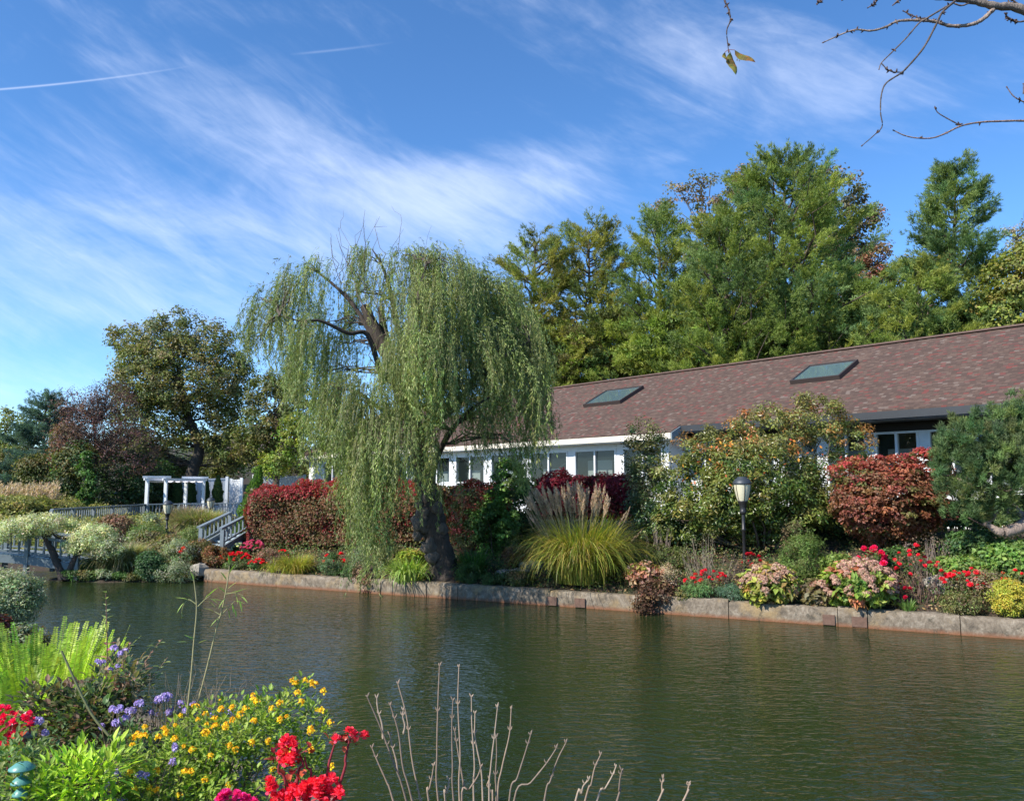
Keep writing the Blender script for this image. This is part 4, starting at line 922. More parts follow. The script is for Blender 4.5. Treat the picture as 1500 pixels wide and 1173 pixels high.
# ------------------------------------------------------------------ trees at the left
tree('spreading_tree', 'large spreading green tree with dark leaning trunks behind the pergola', 'tree', 268, 45,
     [(268,550,98,58),(195,665,56,34),(345,650,40,44),(215,560,62,60),(330,570,46,56),(240,500,60,34),(300,500,48,30),(185,500,30,26),(262,470,34,20),(170,480,18,14),(225,620,66,48),(320,630,42,36)],
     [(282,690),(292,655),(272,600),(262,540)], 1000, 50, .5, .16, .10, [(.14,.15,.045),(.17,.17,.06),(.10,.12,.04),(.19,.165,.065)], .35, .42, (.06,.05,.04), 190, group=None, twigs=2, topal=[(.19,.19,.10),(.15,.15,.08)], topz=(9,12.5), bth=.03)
tree('olive_tree', 'olive green tree between the spreading tree and the willow', 'tree', 405, 43, [(405,610,46,62),(380,640,36,46),(440,590,30,50),(420,560,30,26),(385,570,20,22)], [(405,700),(405,610)], 260, 60, .45, .14, .10, OLV+[(.16,.17,.05)], .55, .25, group=None)
tree('yellow_green_tree', 'bright yellow green small tree at the left end of the house', 'tree', 405, 41, [(408,675,22,22),(430,640,22,36),(392,690,18,12)], [(408,700),(410,672)], 90, 55, .35, .12, .09, [(.26,.28,.04),(.20,.25,.04),(.12,.17,.04)], .55, .1)
T_pur = tree('purple_tree', 'nearly bare purple brown tree left of the spreading tree', 'tree', 135, 38, [(150,620,58,46),(120,600,36,34),(165,585,32,30),(190,660,44,40),(110,640,30,26)], [(138,700),(140,660),(138,620)], 330, 34, .5, .085, .055, [(.10,.045,.045),(.13,.07,.06),(.07,.045,.04),(.16,.09,.07)], .5, .16, (.09,.07,.065), 150, twigs=7, bth=.016, jit=.3)
tree('ivy_trunk', 'ivy clad bare trunk standing left of the pergola', 'tree', 126, 34, [(124,700,7,40),(127,735,8,22),(135,712,7,14)], [(125,740),(124,700),(122,665)], 44, 60, .2, .10, .09, MID, .5, .13, nbr=10)
pine('blue_spruce', 'blue green spruce at the far left between pale trees', 68, 46, 583, [(0,2.0),(.5,1.7),(.85,.8),(1,.1)], [(.07,.12,.11),(.05,.09,.085),(.09,.14,.12)], 1.5, None, .16, bot=.02, tilt=.05)
for px, tp_, Y, lab in ((8,590,56,'pale yellow green tree at the left edge of the photo'),(42,598,60,'pale feathery tree behind the blue spruce, second from the left edge'),(76,590,62,'pale treetop just above and right of the blue spruce')):
    tree('pale_tree', lab, 'tree', px, Y, [(px,tp_+22,16,16),(px-8,tp_+55,18,20),(px+8,tp_+45,14,18),(px,tp_+80,18,14)], [(px,700),(px,tp_+40)], 55, 36, .55, .2, .13, [(.22,.24,.07),(.17,.20,.06),(.13,.17,.06)], .5, .14, group='pale trees at the far left', nbr=40, bth=.03)
for px, py, hw, hh2, Y, lab, pal in ((110,690,26,44,37,'dark green shrub mass left of the ivy clad trunk', PDK+OLV),(180,700,48,46,39,'dark shadowy shrub mass between ivy trunk and pergola', PDK),(228,706,30,32,41,'dark evergreen shrub behind the left pergola bay', PDK+MID),(60,690,30,26,44,'low olive shrub under the blue spruce', OLV),(12,680,30,26,50,'yellow green shrub at the foot of the pale left trees', OLV+[(.2,.22,.05)]),
     (255,685,26,16,47,'pale green grassy shrub behind the pergola roof', [(.22,.22,.10),(.16,.18,.07)]),(100,650,20,30,42,'reddish brown shrub beside the blue spruce', [(.16,.07,.04),(.10,.10,.04),(.2,.1,.05)]),(455,668,40,34,56,'dull green tree behind the left gable of the long house', OLV),(330,665,26,32,52,'dark green tree behind the hill stair rail', OLV),(300,668,34,36,54,'shadowy green tree behind the leaning trunks', PDK+OLV)):
    tree('background_shrub', lab, 'shrub', px, Y, [(px,py,hw,hh2),(px-hw*.5,py+hh2*.5,hw*.6,hh2*.6),(px+hw*.5,py+hh2*.5,hw*.6,hh2*.6)], [(px,py+hh2*.6),(px,py)], 130, 46, .45, .14, .09, pal, .6, .1, nbr=25)
# conical evergreens along the fence
def cone(px, Y, top, wpx, label, pal, base=None, group='cone shaped evergreens by the fence', lean=0):
    x, y = XY(px, Y); z = (zof(base, Y) if base else ground(x, y)); T = thing('conical_evergreen', label, 'evergreen', (x,y,z), group); zt_ = zof(top, Y); H = zt_-z; r = wpx*Y/1182/2*.8
    n = 4200; h = rng.random(n)**1.15; a = rng.random(n)*2*math.pi; rr = r*np.minimum(1, (1-h)*1.65)**.75*(.78+.25*rng.random(n))*(1+.12*np.sin(h*19+a*2))
    P = np.stack([x+rr*np.cos(a)+lean*h*H, y+rr*np.sin(a), z+.02+h*H], 1); o = np.stack([np.cos(a), np.sin(a), np.zeros(n)], 1)
    f = M(); rhombs(f, P, unit(o*.4+np.array([0,0,1.])+rnd(n)*.4), unit(o+rnd(n)*.6), .11, .045, pick(pal, n, .2)); f.build('foliage', NEEDLE, T)
    mb = M(); mb.tube([(x,y,z-.1),(x+lean*H*.4,y,z+H*.5)], [.05,.02], 6, BRN); mb.build('trunk', BARK, T)
for px, top, w_, lab in ((261,703,15,'narrow dark conical evergreen seen in the second pergola bay'),(280,702,17,'wider dark conical evergreen seen in the third pergola bay'),(301.5,700,12,'slim dark conical evergreen beside the right pergola post'),(319,699,17,'dark pointed evergreen alone against the pale fence')):
    cone(px, 40.2, top, w_, lab, PDK, base=737)
cone(362, 27, 686, 40, 'light green leaning cone shaped evergreen left of the red hedge', [(.09,.17,.03),(.12,.2,.035),(.07,.13,.03)], None, None, .18)

# ------------------------------------------------------------------ clipped hedges
def hedge(name, label, ends, depth, tops, pal, topal, n, L=.075, Wd=.05, group=None, rough=.16, bulge=.30, topband=.35, bot=.12, mt=None):
    a = np.array(ends[0], float); b = np.array(ends[1], float); d = b-a; Lh = np.linalg.norm(d); d /= Lh; nr = np.array([d[1], -d[0]])
    if nr[1] > 0: nr = -nr
    T = thing(name, label, 'hedge', ((a[0]+b[0])/2, (a[1]+b[1])/2, ground((a[0]+b[0])/2, (a[1]+b[1])/2)), group)
    def surf(n):
        fa_ = rng.choice(4, n, p=[.46,.30,.12,.12]); u = rng.random(n); v = rng.random(n); w_ = rng.random(n)
        s1 = np.where(fa_ == 2, 0, np.where(fa_ == 3, 1, u)); h1 = np.where(fa_ == 1, 1, v); w1 = np.where(fa_ == 0, 0, w_)
        nn = np.zeros((n,3)); nn[fa_==0] = (*nr, 0); nn[fa_==1] = (0,0,1); nn[fa_==2] = (*(-d), 0); nn[fa_==3] = (*d, 0)
        return s1, h1, w1, nn
    s1, h1, w1, nn = surf(n); s1 = s1*Lh
    # rounded corners: pull points in near the top and end edges
    top = np.interp(s1/Lh, np.linspace(0,1,len(tops)), tops)
    cx = a[0]+d[0]*s1; cy = a[1]+d[1]*s1; gz = height(cx-nr[0]*depth*.5, cy-nr[1]*depth*.5)+bot
    rC = .55; H = np.maximum(top-gz, .3); hz = h1*H
    de = np.minimum(s1, Lh-s1); dt = H-hz; dw = w1*depth
    k = np.zeros(n); q1 = np.clip(1-de/rC, 0, 1); q2 = np.clip(1-dt/rC, 0, 1); q3 = np.clip(1-np.minimum(dw, depth-dw)/rC, 0, 1)
    rr = np.sqrt(q1**2+q2**2+q3**2); over = np.maximum(rr-1, 0)*rC
    sg = np.where(s1 < Lh/2, 1, -1)
    s1 = s1+sg*q1*over; hz = hz-q2*over; dw = dw+np.where(dw < depth/2, 1, -1)*q3*over
    nz = np.sin(s1*5.1+hz*3)*.5+np.sin(s1*11+hz*7+w1*5)*.3+np.sin(s1*2.3-hz*5)*.5+np.sin(s1*1.3+2+w1*2)*.6
    off = nz*bulge*.45-np.abs(rng.normal(size=n))*rough
    X = a[0]+d[0]*s1-nr[0]*dw+nn[:,0]*off; Yy = a[1]+d[1]*s1-nr[1]*dw+nn[:,1]*off; Z = gz+hz+nn[:,2]*off
    P = np.stack([X,Yy,Z], 1); f = M()
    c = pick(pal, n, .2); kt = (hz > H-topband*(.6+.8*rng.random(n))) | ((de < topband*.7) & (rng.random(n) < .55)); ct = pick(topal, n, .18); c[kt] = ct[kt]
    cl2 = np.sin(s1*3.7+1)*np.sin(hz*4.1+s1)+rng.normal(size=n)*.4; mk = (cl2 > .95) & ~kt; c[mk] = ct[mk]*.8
    Nn = unit(nn*.8+np.array([0,0,.45])+rnd(n)*.75)
    rhombs(f, P, unit(np.cross(Nn, rnd(n))), Nn, L*(.6+.8*rng.random(n)), Wd, c, 0, .15)
    m2 = n//3; ss = rng.random(m2)*Lh; ww = (.15+.7*rng.random(m2))*depth; hq = rng.random(m2)   # inner leaves
    tp2 = np.interp(ss/Lh, np.linspace(0,1,len(tops)), tops); cx = a[0]+d[0]*ss-nr[0]*ww; cy = a[1]+d[1]*ss-nr[1]*ww; g2 = height(cx, cy)+bot
    rhombs(f, np.stack([cx,cy,g2+hq*(tp2-g2-.2)], 1), rnd(m2), rnd(m2), L*1.6, Wd*1.8, pick(pal, m2, .2))
    f.build('foliage', mt or LEAF, T); sb = M()
    for _ in range(int(Lh*9)):
        s_ = random.random()*Lh; w_ = random.uniform(.2,.8)*depth; x_, y_ = a[0]+d[0]*s_-nr[0]*w_, a[1]+d[1]*s_-nr[1]*w_; g_ = ground(x_, y_)
        sb.tube(curve((x_,y_,g_-.05), (x_+random.uniform(-.3,.3), y_+random.uniform(-.2,.2), g_+1.3), 0, 5, .05), np.linspace(.02,.008,5), 4, (.07,.055,.045), cap=False)
    sb.build('branches', STEM, T); return T
def E(px, Y): return XY(px, Y)
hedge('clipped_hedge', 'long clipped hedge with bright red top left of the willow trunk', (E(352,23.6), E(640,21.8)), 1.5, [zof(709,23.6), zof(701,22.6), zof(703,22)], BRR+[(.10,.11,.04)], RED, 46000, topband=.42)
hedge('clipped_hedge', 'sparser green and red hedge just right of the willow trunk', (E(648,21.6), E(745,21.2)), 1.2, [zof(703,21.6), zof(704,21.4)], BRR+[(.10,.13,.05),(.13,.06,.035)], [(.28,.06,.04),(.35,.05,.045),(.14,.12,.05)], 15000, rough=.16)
hedge('clipped_hedge', 'burgundy hedge darkened for shade behind the plumed grass', (E(775,22.6), E(935,21.4)), 1.0, [zof(690,22.6), zof(688,21.4)], [(.13,.02,.025),(.09,.02,.02),(.07,.05,.025)], [(.20,.018,.03),(.15,.015,.025)], 16000, topband=.8)  # leaf colours carry the shade the hedge stands in
RHD = [(.21,.08,.045),(.16,.085,.04),(.13,.12,.04),(.18,.06,.04),(.25,.10,.055)]
shrub('clipped_shrub', 'big rounded clipped shrub turning red between the rhododendron and the dwarf pine', 'shrub', 1305, 16.8, 150, 664, RHD, 620, 70, .17, .065, .045, .82, extra=[(1250,705,36,36,.1),(1350,700,38,42,0),(1300,740,76,40,-.2),(1262,745,36,34,-.1),(1362,745,34,34,-.1)], topal=[(.34,.06,.055),(.28,.08,.05),(.36,.10,.07)], topk=(.72,1), stems=26, squash=.45, up=.7, depth=.7)

# ------------------------------------------------------------------ larger shrubs behind the bed
def WYo(px, o): return WY(px, o)
shrub('tall_shrub', 'dark narrow evergreen shrub rising to the eave before the corner of the house', 'shrub', 945, 19.6, 62, 622, OLV+PDK, 150, 70, .22, .07, .038, .5, m_=GLOSSY, extra=[(945,640,26,24),(950,680,34,40),(960,740,40,40)], topal=[(.13,.12,.04),(.10,.10,.035)], topk=(.8,.95), sink=-.2)
T_rh, _, _ = shrub('rhododendron', 'big glossy yellow green rhododendron behind the right lamp', 'shrub', 1120, 18.0, 190, 640, [(.10,.13,.025),(.13,.15,.03),(.07,.11,.025),(.16,.16,.04)], 900, 62, .2, .085, .036, .62, m_=GLOSSY,
      extra=[(1040,665,52,42,.4),(1130,625,62,32,.3),(1195,612,50,34,.3),(1245,650,34,40,.2),(1015,720,46,50,.3),(1110,700,80,60,-.5),(985,700,26,44,.2),(1000,760,50,30,.3),(1210,705,50,50,-.2),(1060,735,60,42,-.5),(1160,745,60,34,-.6)], topal=[(.17,.17,.045),(.14,.15,.04),(.20,.19,.06),(.26,.13,.04)], topk=(.7,1), stems=26, up=.6)
mb = M(); n = 110; Cc, _ = clumps([ell(at(1120,690,17.2),(1.6,.8,.75)), ell(at(1060,690,17.6),(1.1,.7,.6))], n, .95); rhombs(mb, Cc+np.array([0,-.15,0]), rnd(n), unit(rnd(n)+np.array([0,-1,.4])), .09, .05, pick([(.60,.20,.04),(.65,.32,.06),(.5,.12,.05)], n)); mb.build('autumn_leaves', LEAF, T_rh)
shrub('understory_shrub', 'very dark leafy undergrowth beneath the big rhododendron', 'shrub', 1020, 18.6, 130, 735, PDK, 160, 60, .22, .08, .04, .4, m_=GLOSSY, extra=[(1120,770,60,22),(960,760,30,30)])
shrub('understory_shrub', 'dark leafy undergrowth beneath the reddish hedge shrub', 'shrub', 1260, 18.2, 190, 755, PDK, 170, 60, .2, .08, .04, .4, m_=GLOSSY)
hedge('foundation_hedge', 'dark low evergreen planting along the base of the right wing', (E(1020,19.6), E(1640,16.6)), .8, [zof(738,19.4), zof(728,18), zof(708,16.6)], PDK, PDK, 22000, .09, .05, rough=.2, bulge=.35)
shrub('green_shrub', 'light green leafy shrub right of the willow trunk', 'shrub', 728, 20.0, 76, 716, [(.09,.17,.04),(.12,.20,.05),(.06,.11,.03)], 130, 60, .16, .085, .06, .7, extra=[(715,760,34,24),(745,700,22,26)])
shrub('dark_shrub', 'dark green shrub between the light green shrub and plumed grass', 'shrub', 768, 20.6, 50, 697, PDK+[(.06,.10,.03)], 110, 60, .18, .07, .045, .6)
shrub('reddish_shrub', 'loose shrub turning rusty red close behind the willow trunk', 'shrub', 688, 20.2, 64, 712, [(.20,.08,.05),(.12,.12,.05),(.28,.06,.05),(.09,.12,.04)], 90, 46, .17, .07, .04, .6)
# dwarf pine at the right edge
jx, jy = XY(1488, 14.9); jz = ground(jx, jy)
JT = thing('dwarf_pine', 'dark blue green pine with bent bare trunk at the right edge', 'pine tree', (jx,jy,jz)); tb = M()
def jp(l, r): Q = sm_path([(*at(p[0],p[1],14.9+(p[2] if len(p) > 2 else 0)), q) for p, q in zip(l, r)], 5); tb.tube(Q[:,:3], Q[:,3], 8, (.30,.23,.19), rough=.04); return Q
J1 = jp([(1560,815,.5),(1530,740,.3),(1505,764,-.2),(1478,778,-.3),(1462,778,-.3),(1450,770,-.2),(1442,768,0)], [.16,.13,.115,.10,.075,.05,.03])
J2 = jp([(1508,766,-.1),(1494,752,0),(1478,748,0),(1456,757,-.1),(1442,770,-.1)], [.08,.065,.055,.05,.035])
J3 = jp([(1530,740,.3),(1505,700,.3),(1480,680,.2),(1450,660,0)], [.10,.08,.06,.03]); J4 = jp([(1505,700,.3),(1470,720,0),(1430,712,-.2),(1400,700,0)], [.06,.05,.04,.02]); J5 = jp([(1494,752,0),(1480,735,.1),(1452,715,0),(1420,675,0)], [.05,.045,.035,.02])
bl_ = [ell(at(px,py,14.9+dz),(hw*.0126,hw*.0126*.85,hh2*.0126)) for px,py,hw,hh2,dz in ((1480,620,38,26,.2),(1430,640,42,30,0),(1408,680,40,42,-.1),(1460,690,50,45,-.3),(1500,660,45,50,.1),(1415,735,30,26,-.2),(1455,740,22,18,-.2),(1505,600,30,18,.2),(1390,655,18,20,0),(1510,720,24,24,.3))]
f = M(); C, D = clumps(bl_, 620, .8); C = C+D*rng.normal(size=(620,1))*.09; ci = np.repeat(np.arange(620), 20); n = len(ci); P = C[ci]+rnd(n)*(rng.random(n)**.5*.10)[:,None]*np.array([.8,.8,1.2])
tufts(f, P, unit(D[ci]*.6+np.array([0,0,.8])+rng.normal(size=(n,3))*.3), 8, .095, .010, None, .5, base=pick([(.09,.145,.06),(.12,.175,.07),(.07,.115,.05),(.14,.175,.065)], 620, .14)[ci])
for e in C[rng.choice(620, 130, replace=False)]:
    src = min((q for Lq in (J3,J4,J5,J2) for q in Lq), key=lambda q: np.linalg.norm(q[:3]-e)); tb.tube(curve(src[:3], e, 0, 5, .06), np.linspace(.02,.005,5), 4, (.13,.09,.07), cap=False)
tb.build('trunk', BARK, JT); f.build('crown', NEEDLE, JT)
# ------------------------------------------------------------------ plants in the bed along the wall
def bed(px, off): return WY(px, off)
# big plumed grass
GT, GC = grass('plumed_grass', 'huge arching green gold grass with tan feathery plumes', 852, bed(852,.95), 124, 744, [(.20,.22,.035),(.27,.26,.045),(.13,.18,.03),(.36,.28,.07)], 3000, .017, droop=(1.2,3.1), lean=.55, base_r=.66, lenj=.5)
GC[:,:,2] = np.maximum(GC[:,:,2], .0)
f = M(); x, y = XY(852, bed(852,.95)); z = ground(x, y); n = 1300
a = rng.random(n)*2*math.pi; C = arcs(np.stack([x+.62*np.cos(a)*rng.random(n)**.4, y+.5*np.sin(a)*rng.random(n)**.4, np.full(n, z+.25)+rng.random(n)*.25], 1), a, .2+.5*rng.random(n), 1.6+1.1*rng.random(n), .6+.35*rng.random(n), 7)
strips(f, C, .014, pick([(.42,.33,.15),(.34,.27,.12),(.5,.38,.2)], n)); f.build('dry_blades', GRASS, GT)
def plumes(T, x, y, z, pts, L, pal, w=.05, stemc=(.35,.30,.15), dirb=(0,0,1), bl=.05, den=90):
    f = M(); sb = M(); dirb = np.array(dirb, float)
    for e in pts:
        d = unit(np.array(e)-np.array([x,y,z])); d = unit(d+dirb*.3); c0 = np.array(e)-d*L
        sb.tube(curve((x+(e[0]-x)*.25, y+(e[1]-y)*.25, z), c0, .03, 5, .02), .004, 3, stemc, cap=False)
        side = np.array([random.uniform(-.3,.3), random.uniform(-.2,.2), 0]); u = rng.random(den)[:,None]
        ax = c0+d*L*u+side*.12*u*u; prof = np.sin(np.pi*np.clip(u*.9+.12, 0, 1))**.8
        o = rnd(den)*w*prof*.6
        rhombs(f, ax+o*.4, d*1.0+o*9+side*.3, rnd(den), bl*(.6+.8*rng.random(den)), .014, pick(pal, den, .15))
    sb.build('plume_stalks', STEM, T); f.build('plumes', DRY, T)
pp = []
for _ in range(84):
    px = random.uniform(778, 902); yy = bed(852,.95)+random.uniform(-.5,.8); tp = 712+((px-850)/62)**2*9+random.uniform(-6,26); pp.append(at(px-10, tp, yy))
plumes(GT, x, y, z, pp, .31, [(.42,.30,.22),(.36,.26,.19),(.48,.36,.27)], .075, bl=.07, den=130)
pp = [at(random.uniform(768,800), random.uniform(722,760), bed(852,1.2)) for _ in range(14)]+[at(924,744,bed(852,.5)),at(938,776,bed(852,.5)),at(915,750,bed(852,.6))]
plumes(GT, x, y, z, pp, .36, [(.30,.22,.16),(.25,.18,.13)], .05)
def mums(px, Y, wpx, top, n, pal, label, name='chrysanthemum', leafpal=MID, ncl=26, r=.045, cat='flowering plant', group=None, hp=None, L=.05):
    T, C, BB = shrub(name, label, cat, px, Y, wpx, top, leafpal, ncl, 44, .1, L, .028, .8, stems=5, group=group)
    Q, D = clumps(BB, n, 1.0, 0); Q = Q+D*.06
    heads(T, hp or rosette(r, pal), PETAL, 'flower', Q); return T
def sh(name, label, px, off, w, top, pal, cat='shrub', **k): return shrub(name, label, cat, px, bed(px, off), w, top, pal, **k)
sh('green_cushion', 'rounded green cushion under red flowers near the left end of the wall', 350, .5, 36, 822, [(.10,.14,.05),(.12,.15,.06)], ncl=36, per=60, cr=.1, L=.04, Wd=.02)
mums(348, bed(348,.85), 44, 811, 46, CRIM, 'bright red chrysanthemums above the green cushion by the stairs', r=.05)
mums(381, bed(381,.6), 26, 822, 22, CRIM, 'small red chrysanthemum patch right of the green cushion', r=.05)
mums(373, bed(373,1.9), 34, 794, 60, PINK, 'pink chrysanthemum dome at the foot of the red hedge', r=.05)
mums(352, bed(352,1.8), 18, 798, 24, [(.7,.72,.6)], 'white flowering plant left of the pink chrysanthemum dome', r=.04)
sh('sedum', 'pinkish brown sedum clump right of the pink chrysanthemum', 400, 1.0, 50, 802, [(.22,.12,.08),(.28,.14,.11),(.17,.11,.06)], ncl=60, L=.04, Wd=.025)
mums(417, bed(417,1.3), 20, 808, 14, CRIM, 'few red blooms behind the yellow grass tuft', r=.045)
sh('low_shrub', 'low rusty brown shrub above the left end of the wall', 322, .6, 46, 798, [(.18,.11,.05),(.13,.12,.05),(.22,.10,.05)], ncl=70, L=.045, Wd=.03)
grass('yellow_grass', 'low yellow green grass tuft spilling over the left part of the wall', 436, bed(436,.45), 88, 806, [(.28,.27,.04),(.20,.23,.04),(.33,.24,.07)], 900, .012, base_r=.45, droop=(1.2,2.8), lean=.8)
grass('wall_grass', 'yellow grass tuft hanging down the wall face at its left part', 404, bed(404,.25), 26, 812, [(.33,.32,.06),(.26,.28,.05)], 90, .012, base_r=.3, droop=(2.2,3.4), lean=1.0, bias=-2.0)
sh('dark_tuft', 'small dark shrub behind the yellow grass tuft', 410, .9, 26, 814, [(.07,.09,.035),(.12,.08,.04)], ncl=30, L=.04)
sh('grey_green_cushion', 'grey green cushion topped by a few red blooms left of the willow curtain', 489, .4, 40, 815, [(.10,.15,.07),(.08,.12,.05)], ncl=50, L=.035, Wd=.018)
mums(492, bed(492,.75), 30, 809, 20, CRIM, 'red blooms just above the grey green cushion', r=.045)
sh('green_cushion', 'small rounded green cushion beside the dry brown stems', 513, .3, 26, 828, [(.07,.12,.04)], ncl=26, L=.035, Wd=.02)
sh('dry_stems', 'dry brown leaf cluster drooping over the wall left of the willow curtain', 530, .15, 32, 824, BROWN, ncl=40, per=30, L=.06, Wd=.03, m_=DRY, extra=[(537,856,8,14,-.25)], droop=.5)
sh('lichen_shrub', 'pale grey green shrub under the willow curtain', 531, .8, 32, 797, GRYG+[(.26,.29,.20)], ncl=44, per=60, L=.03, Wd=.015)
sh('mixed_shrub', 'olive shrub behind the hanging willow curtain', 575, 1.0, 50, 798, OLV, ncl=50)
sh('yellow_perennial', 'yellow green broad leaved clump left of the willow trunk', 603, .7, 54, 806, [(.24,.27,.04),(.18,.24,.04),(.30,.26,.05)], cat='perennial', ncl=60, per=40, L=.11, Wd=.04, up=.7)
grass('daylily', 'light green daylily blades arching over the wall left of the willow trunk', 602, bed(602,.30), 62, 806, [(.26,.34,.07),(.20,.29,.06),(.32,.38,.12)], 300, .026, base_r=.7, droop=(1.8,3.3), lean=.8, bias=-1.9)
grass('lily_clump', 'dark green strappy clump right of the willow trunk', 694, bed(694,.9), 78, 797, [(.06,.13,.03),(.08,.16,.04),(.04,.09,.025)], 420, .02, base_r=.4, droop=(1.2,2.6), lean=.7)
sh('boxwood', 'larger of two round green cushions right of the willow trunk', 686, .3, 36, 824, [(.055,.10,.03),(.075,.12,.035)], ncl=60, per=80, cr=.09, L=.028, Wd=.018)
sh('boxwood', 'smaller round green cushion right of the larger one by the willow trunk', 716, .25, 26, 840, [(.055,.10,.03),(.08,.12,.035)], ncl=34, per=70, cr=.08, L=.028, Wd=.018)
sh('low_shrub', 'low brownish green plants between the small cushion and plumed grass', 752, .5, 60, 838, [(.09,.10,.035),(.15,.10,.05),(.06,.09,.03)], ncl=50, L=.05)
sh('rusty_shrub', 'low rusty leaved shrub by the stones left of the plumed grass', 762, 1.8, 56, 800, BRR, ncl=60, L=.06)
# middle part of the bed
T,C,BB = sh('faded_hydrangea', 'dry dark brown hydrangea hanging over the wall right of plumed grass', 962, .15, 56, 846, [(.10,.055,.035),(.15,.085,.05),(.06,.035,.025)], ncl=100, per=30, L=.055, Wd=.035, m_=DRY, extra=[(945,882,16,16,-.3)])
T,C,BB = sh('pink_leaved_shrub', 'salmon and yellow leaved hydrangea just above the dry brown one', 942, .6, 54, 822, [(.34,.16,.10),(.26,.24,.06),(.40,.22,.16)], ncl=60, per=30, L=.09, Wd=.06)
sh('brown_perennial', 'light brown dry perennial behind the dry hydrangea', 978, .8, 40, 822, TAN, ncl=40, per=40, L=.05, Wd=.01, m_=DRY)
sh('olive_shrub', 'feathery olive shrub behind the pink leaved hydrangea', 972, 1.7, 70, 796, [(.12,.14,.04),(.10,.12,.04)], ncl=70, L=.05, Wd=.02)
T,C,BB = sh('twiggy_shrub', 'open twiggy shrub with few small leaves left of the right lamp', 1038, 1.1, 96, 776, [(.14,.15,.07),(.18,.17,.09)], ncl=60, per=14, cr=.12, L=.035, Wd=.02, stems=80, stemc=(.22,.18,.13), bs=.6)
T,C,BB = sh('leaning_shrub', 'leaning bare twigs with pale new leaves in front of dark undergrowth', 965, 2.0, 90, 762, [(.20,.24,.09)], ncl=14, per=14, L=.05, Wd=.03, stems=34, stemc=(.26,.20,.16), bs=.45)
def roses(px, off, w, top, n, label, lp=None, r=.05, pal=CRIM, den=30, stems=22):
    T, C, BB = sh('rose_bush', label, px, off, w, top, lp or [(.10,.09,.045),(.14,.08,.05),(.08,.10,.035)], 'rose bush', ncl=den, per=16, cr=.11, L=.04, Wd=.028, stems=stems, stemc=(.16,.10,.075), bs=.6)
    Q, D = clumps(BB, n, .8, -.1); heads(T, rosette(r, pal), PETAL, 'flower', Q+D*.06, (.7,1.25)); return T
sh('green_tuft', 'fresh green fine leaved tuft just above the wall left of the round hydrangea', 1020, .35, 56, 850, [(.12,.20,.06),(.09,.16,.06)], ncl=60, per=40, L=.07, Wd=.012)
sh('blue_green_cushion', 'bluish green feathery cushion left of the round hydrangea', 1068, .35, 52, 856, [(.09,.16,.10),(.07,.13,.08)], ncl=60, per=60, L=.045, Wd=.01)
roses(1032, .7, 62, 838, 26, 'low red flowering rose bush left of the right lamp post', r=.045)
roses(1096, 1.3, 36, 812, 12, 'deep red flowers beside the right lamp post', pal=[(.35,.01,.03),(.45,.015,.03)])
sh('low_shrub', 'low olive brown shrub at the wall beneath the red roses', 1002, .3, 52, 866, OLV, ncl=40, L=.045)
def hydr(px, off, w, top, n, label, hp, lp, ex=None):
    T, C, BB = sh('hydrangea', label, px, off, w, top, lp, 'hydrangea', ncl=110, per=26, cr=.1, L=.12, Wd=.08, up=.7, extra=ex)
    Q, D = clumps(BB, n, 1.0, -.35); D[:,1] = -np.abs(D[:,1]); Q2 = np.array([BB[0][0]+d_*BB[0][1]*1.06 for d_ in D]); heads(T, pom(.085, 120, .034, hp), PETAL, 'flower_head', Q2, (.75,1.2)); return T
PH = [(.34,.19,.15),(.44,.28,.21),(.26,.14,.11),(.42,.31,.22)]
hydr(1121, .28, 82, 828, 48, 'round hydrangea with yellowing leaves and pinkish heads right of the lamp', PH, [(.28,.30,.06),(.20,.24,.05),(.30,.20,.08)])
hydr(1250, .35, 108, 822, 70, 'largest hydrangea mound with dusty pink heads and lime leaves', PH, [(.26,.32,.06),(.20,.26,.05),(.16,.22,.05),(.38,.16,.08)])
hydr(1193, .3, 38, 852, 14, 'small brownish hydrangea between the two large ones', [(.26,.14,.10),(.34,.2,.14)], [(.16,.12,.06),(.12,.10,.04)])
sh('feathery_shrub', 'feathery light green shrub behind the two hydrangeas', 1172, 1.4, 72, 782, [(.11,.17,.04),(.14,.19,.05),(.09,.13,.035)], ncl=120, per=70, cr=.14, L=.06, Wd=.012, spiky=30)
sh('green_shrub', 'yellow green leafy shrub behind the largest hydrangea', 1222, 1.3, 50, 806, [(.15,.20,.04)], ncl=60, per=40, L=.06)
sh('brown_grass', 'brown seed heads rising behind the feathery shrub', 1160, 2.2, 40, 758, [(.20,.15,.09),(.15,.14,.07)], 'perennial', ncl=40, per=40, L=.06, Wd=.012, m_=DRY)
roses(1272, 1.4, 44, 803, 20, 'bright pink red flower cluster above the largest hydrangea', [(.10,.14,.04)], .07, [(.70,.03,.14),(.62,.02,.10)])
T = roses(1338, .9, 76, 800, 22, 'bare twiggy rose bush dotted with red blooms left of the grey boulder', r=.045, den=34, stems=60)
roses(1405, .9, 66, 834, 34, 'dense red flowering bush right of the grey boulder', [(.11,.10,.045),(.10,.14,.04)], .05, den=60)
roses(1310, .45, 36, 858, 14, 'crimson roses at the right foot of the largest hydrangea', [(.12,.06,.04),(.08,.06,.03)], .045, [(.4,.01,.04)])
sh('twiggy_shrub', 'grey leafless twiggy shrub under the reddish hedge', 1352, 2.0, 84, 782, [(.18,.13,.10)], ncl=40, per=10, L=.03, stems=90, stemc=(.22,.17,.14), bs=.7)
sh('olive_perennial', 'olive brown low perennial at the wall right of the grey boulder', 1396, .35, 70, 868, [(.16,.15,.06),(.12,.10,.05),(.14,.17,.05)], ncl=80, per=40, L=.04, Wd=.02)
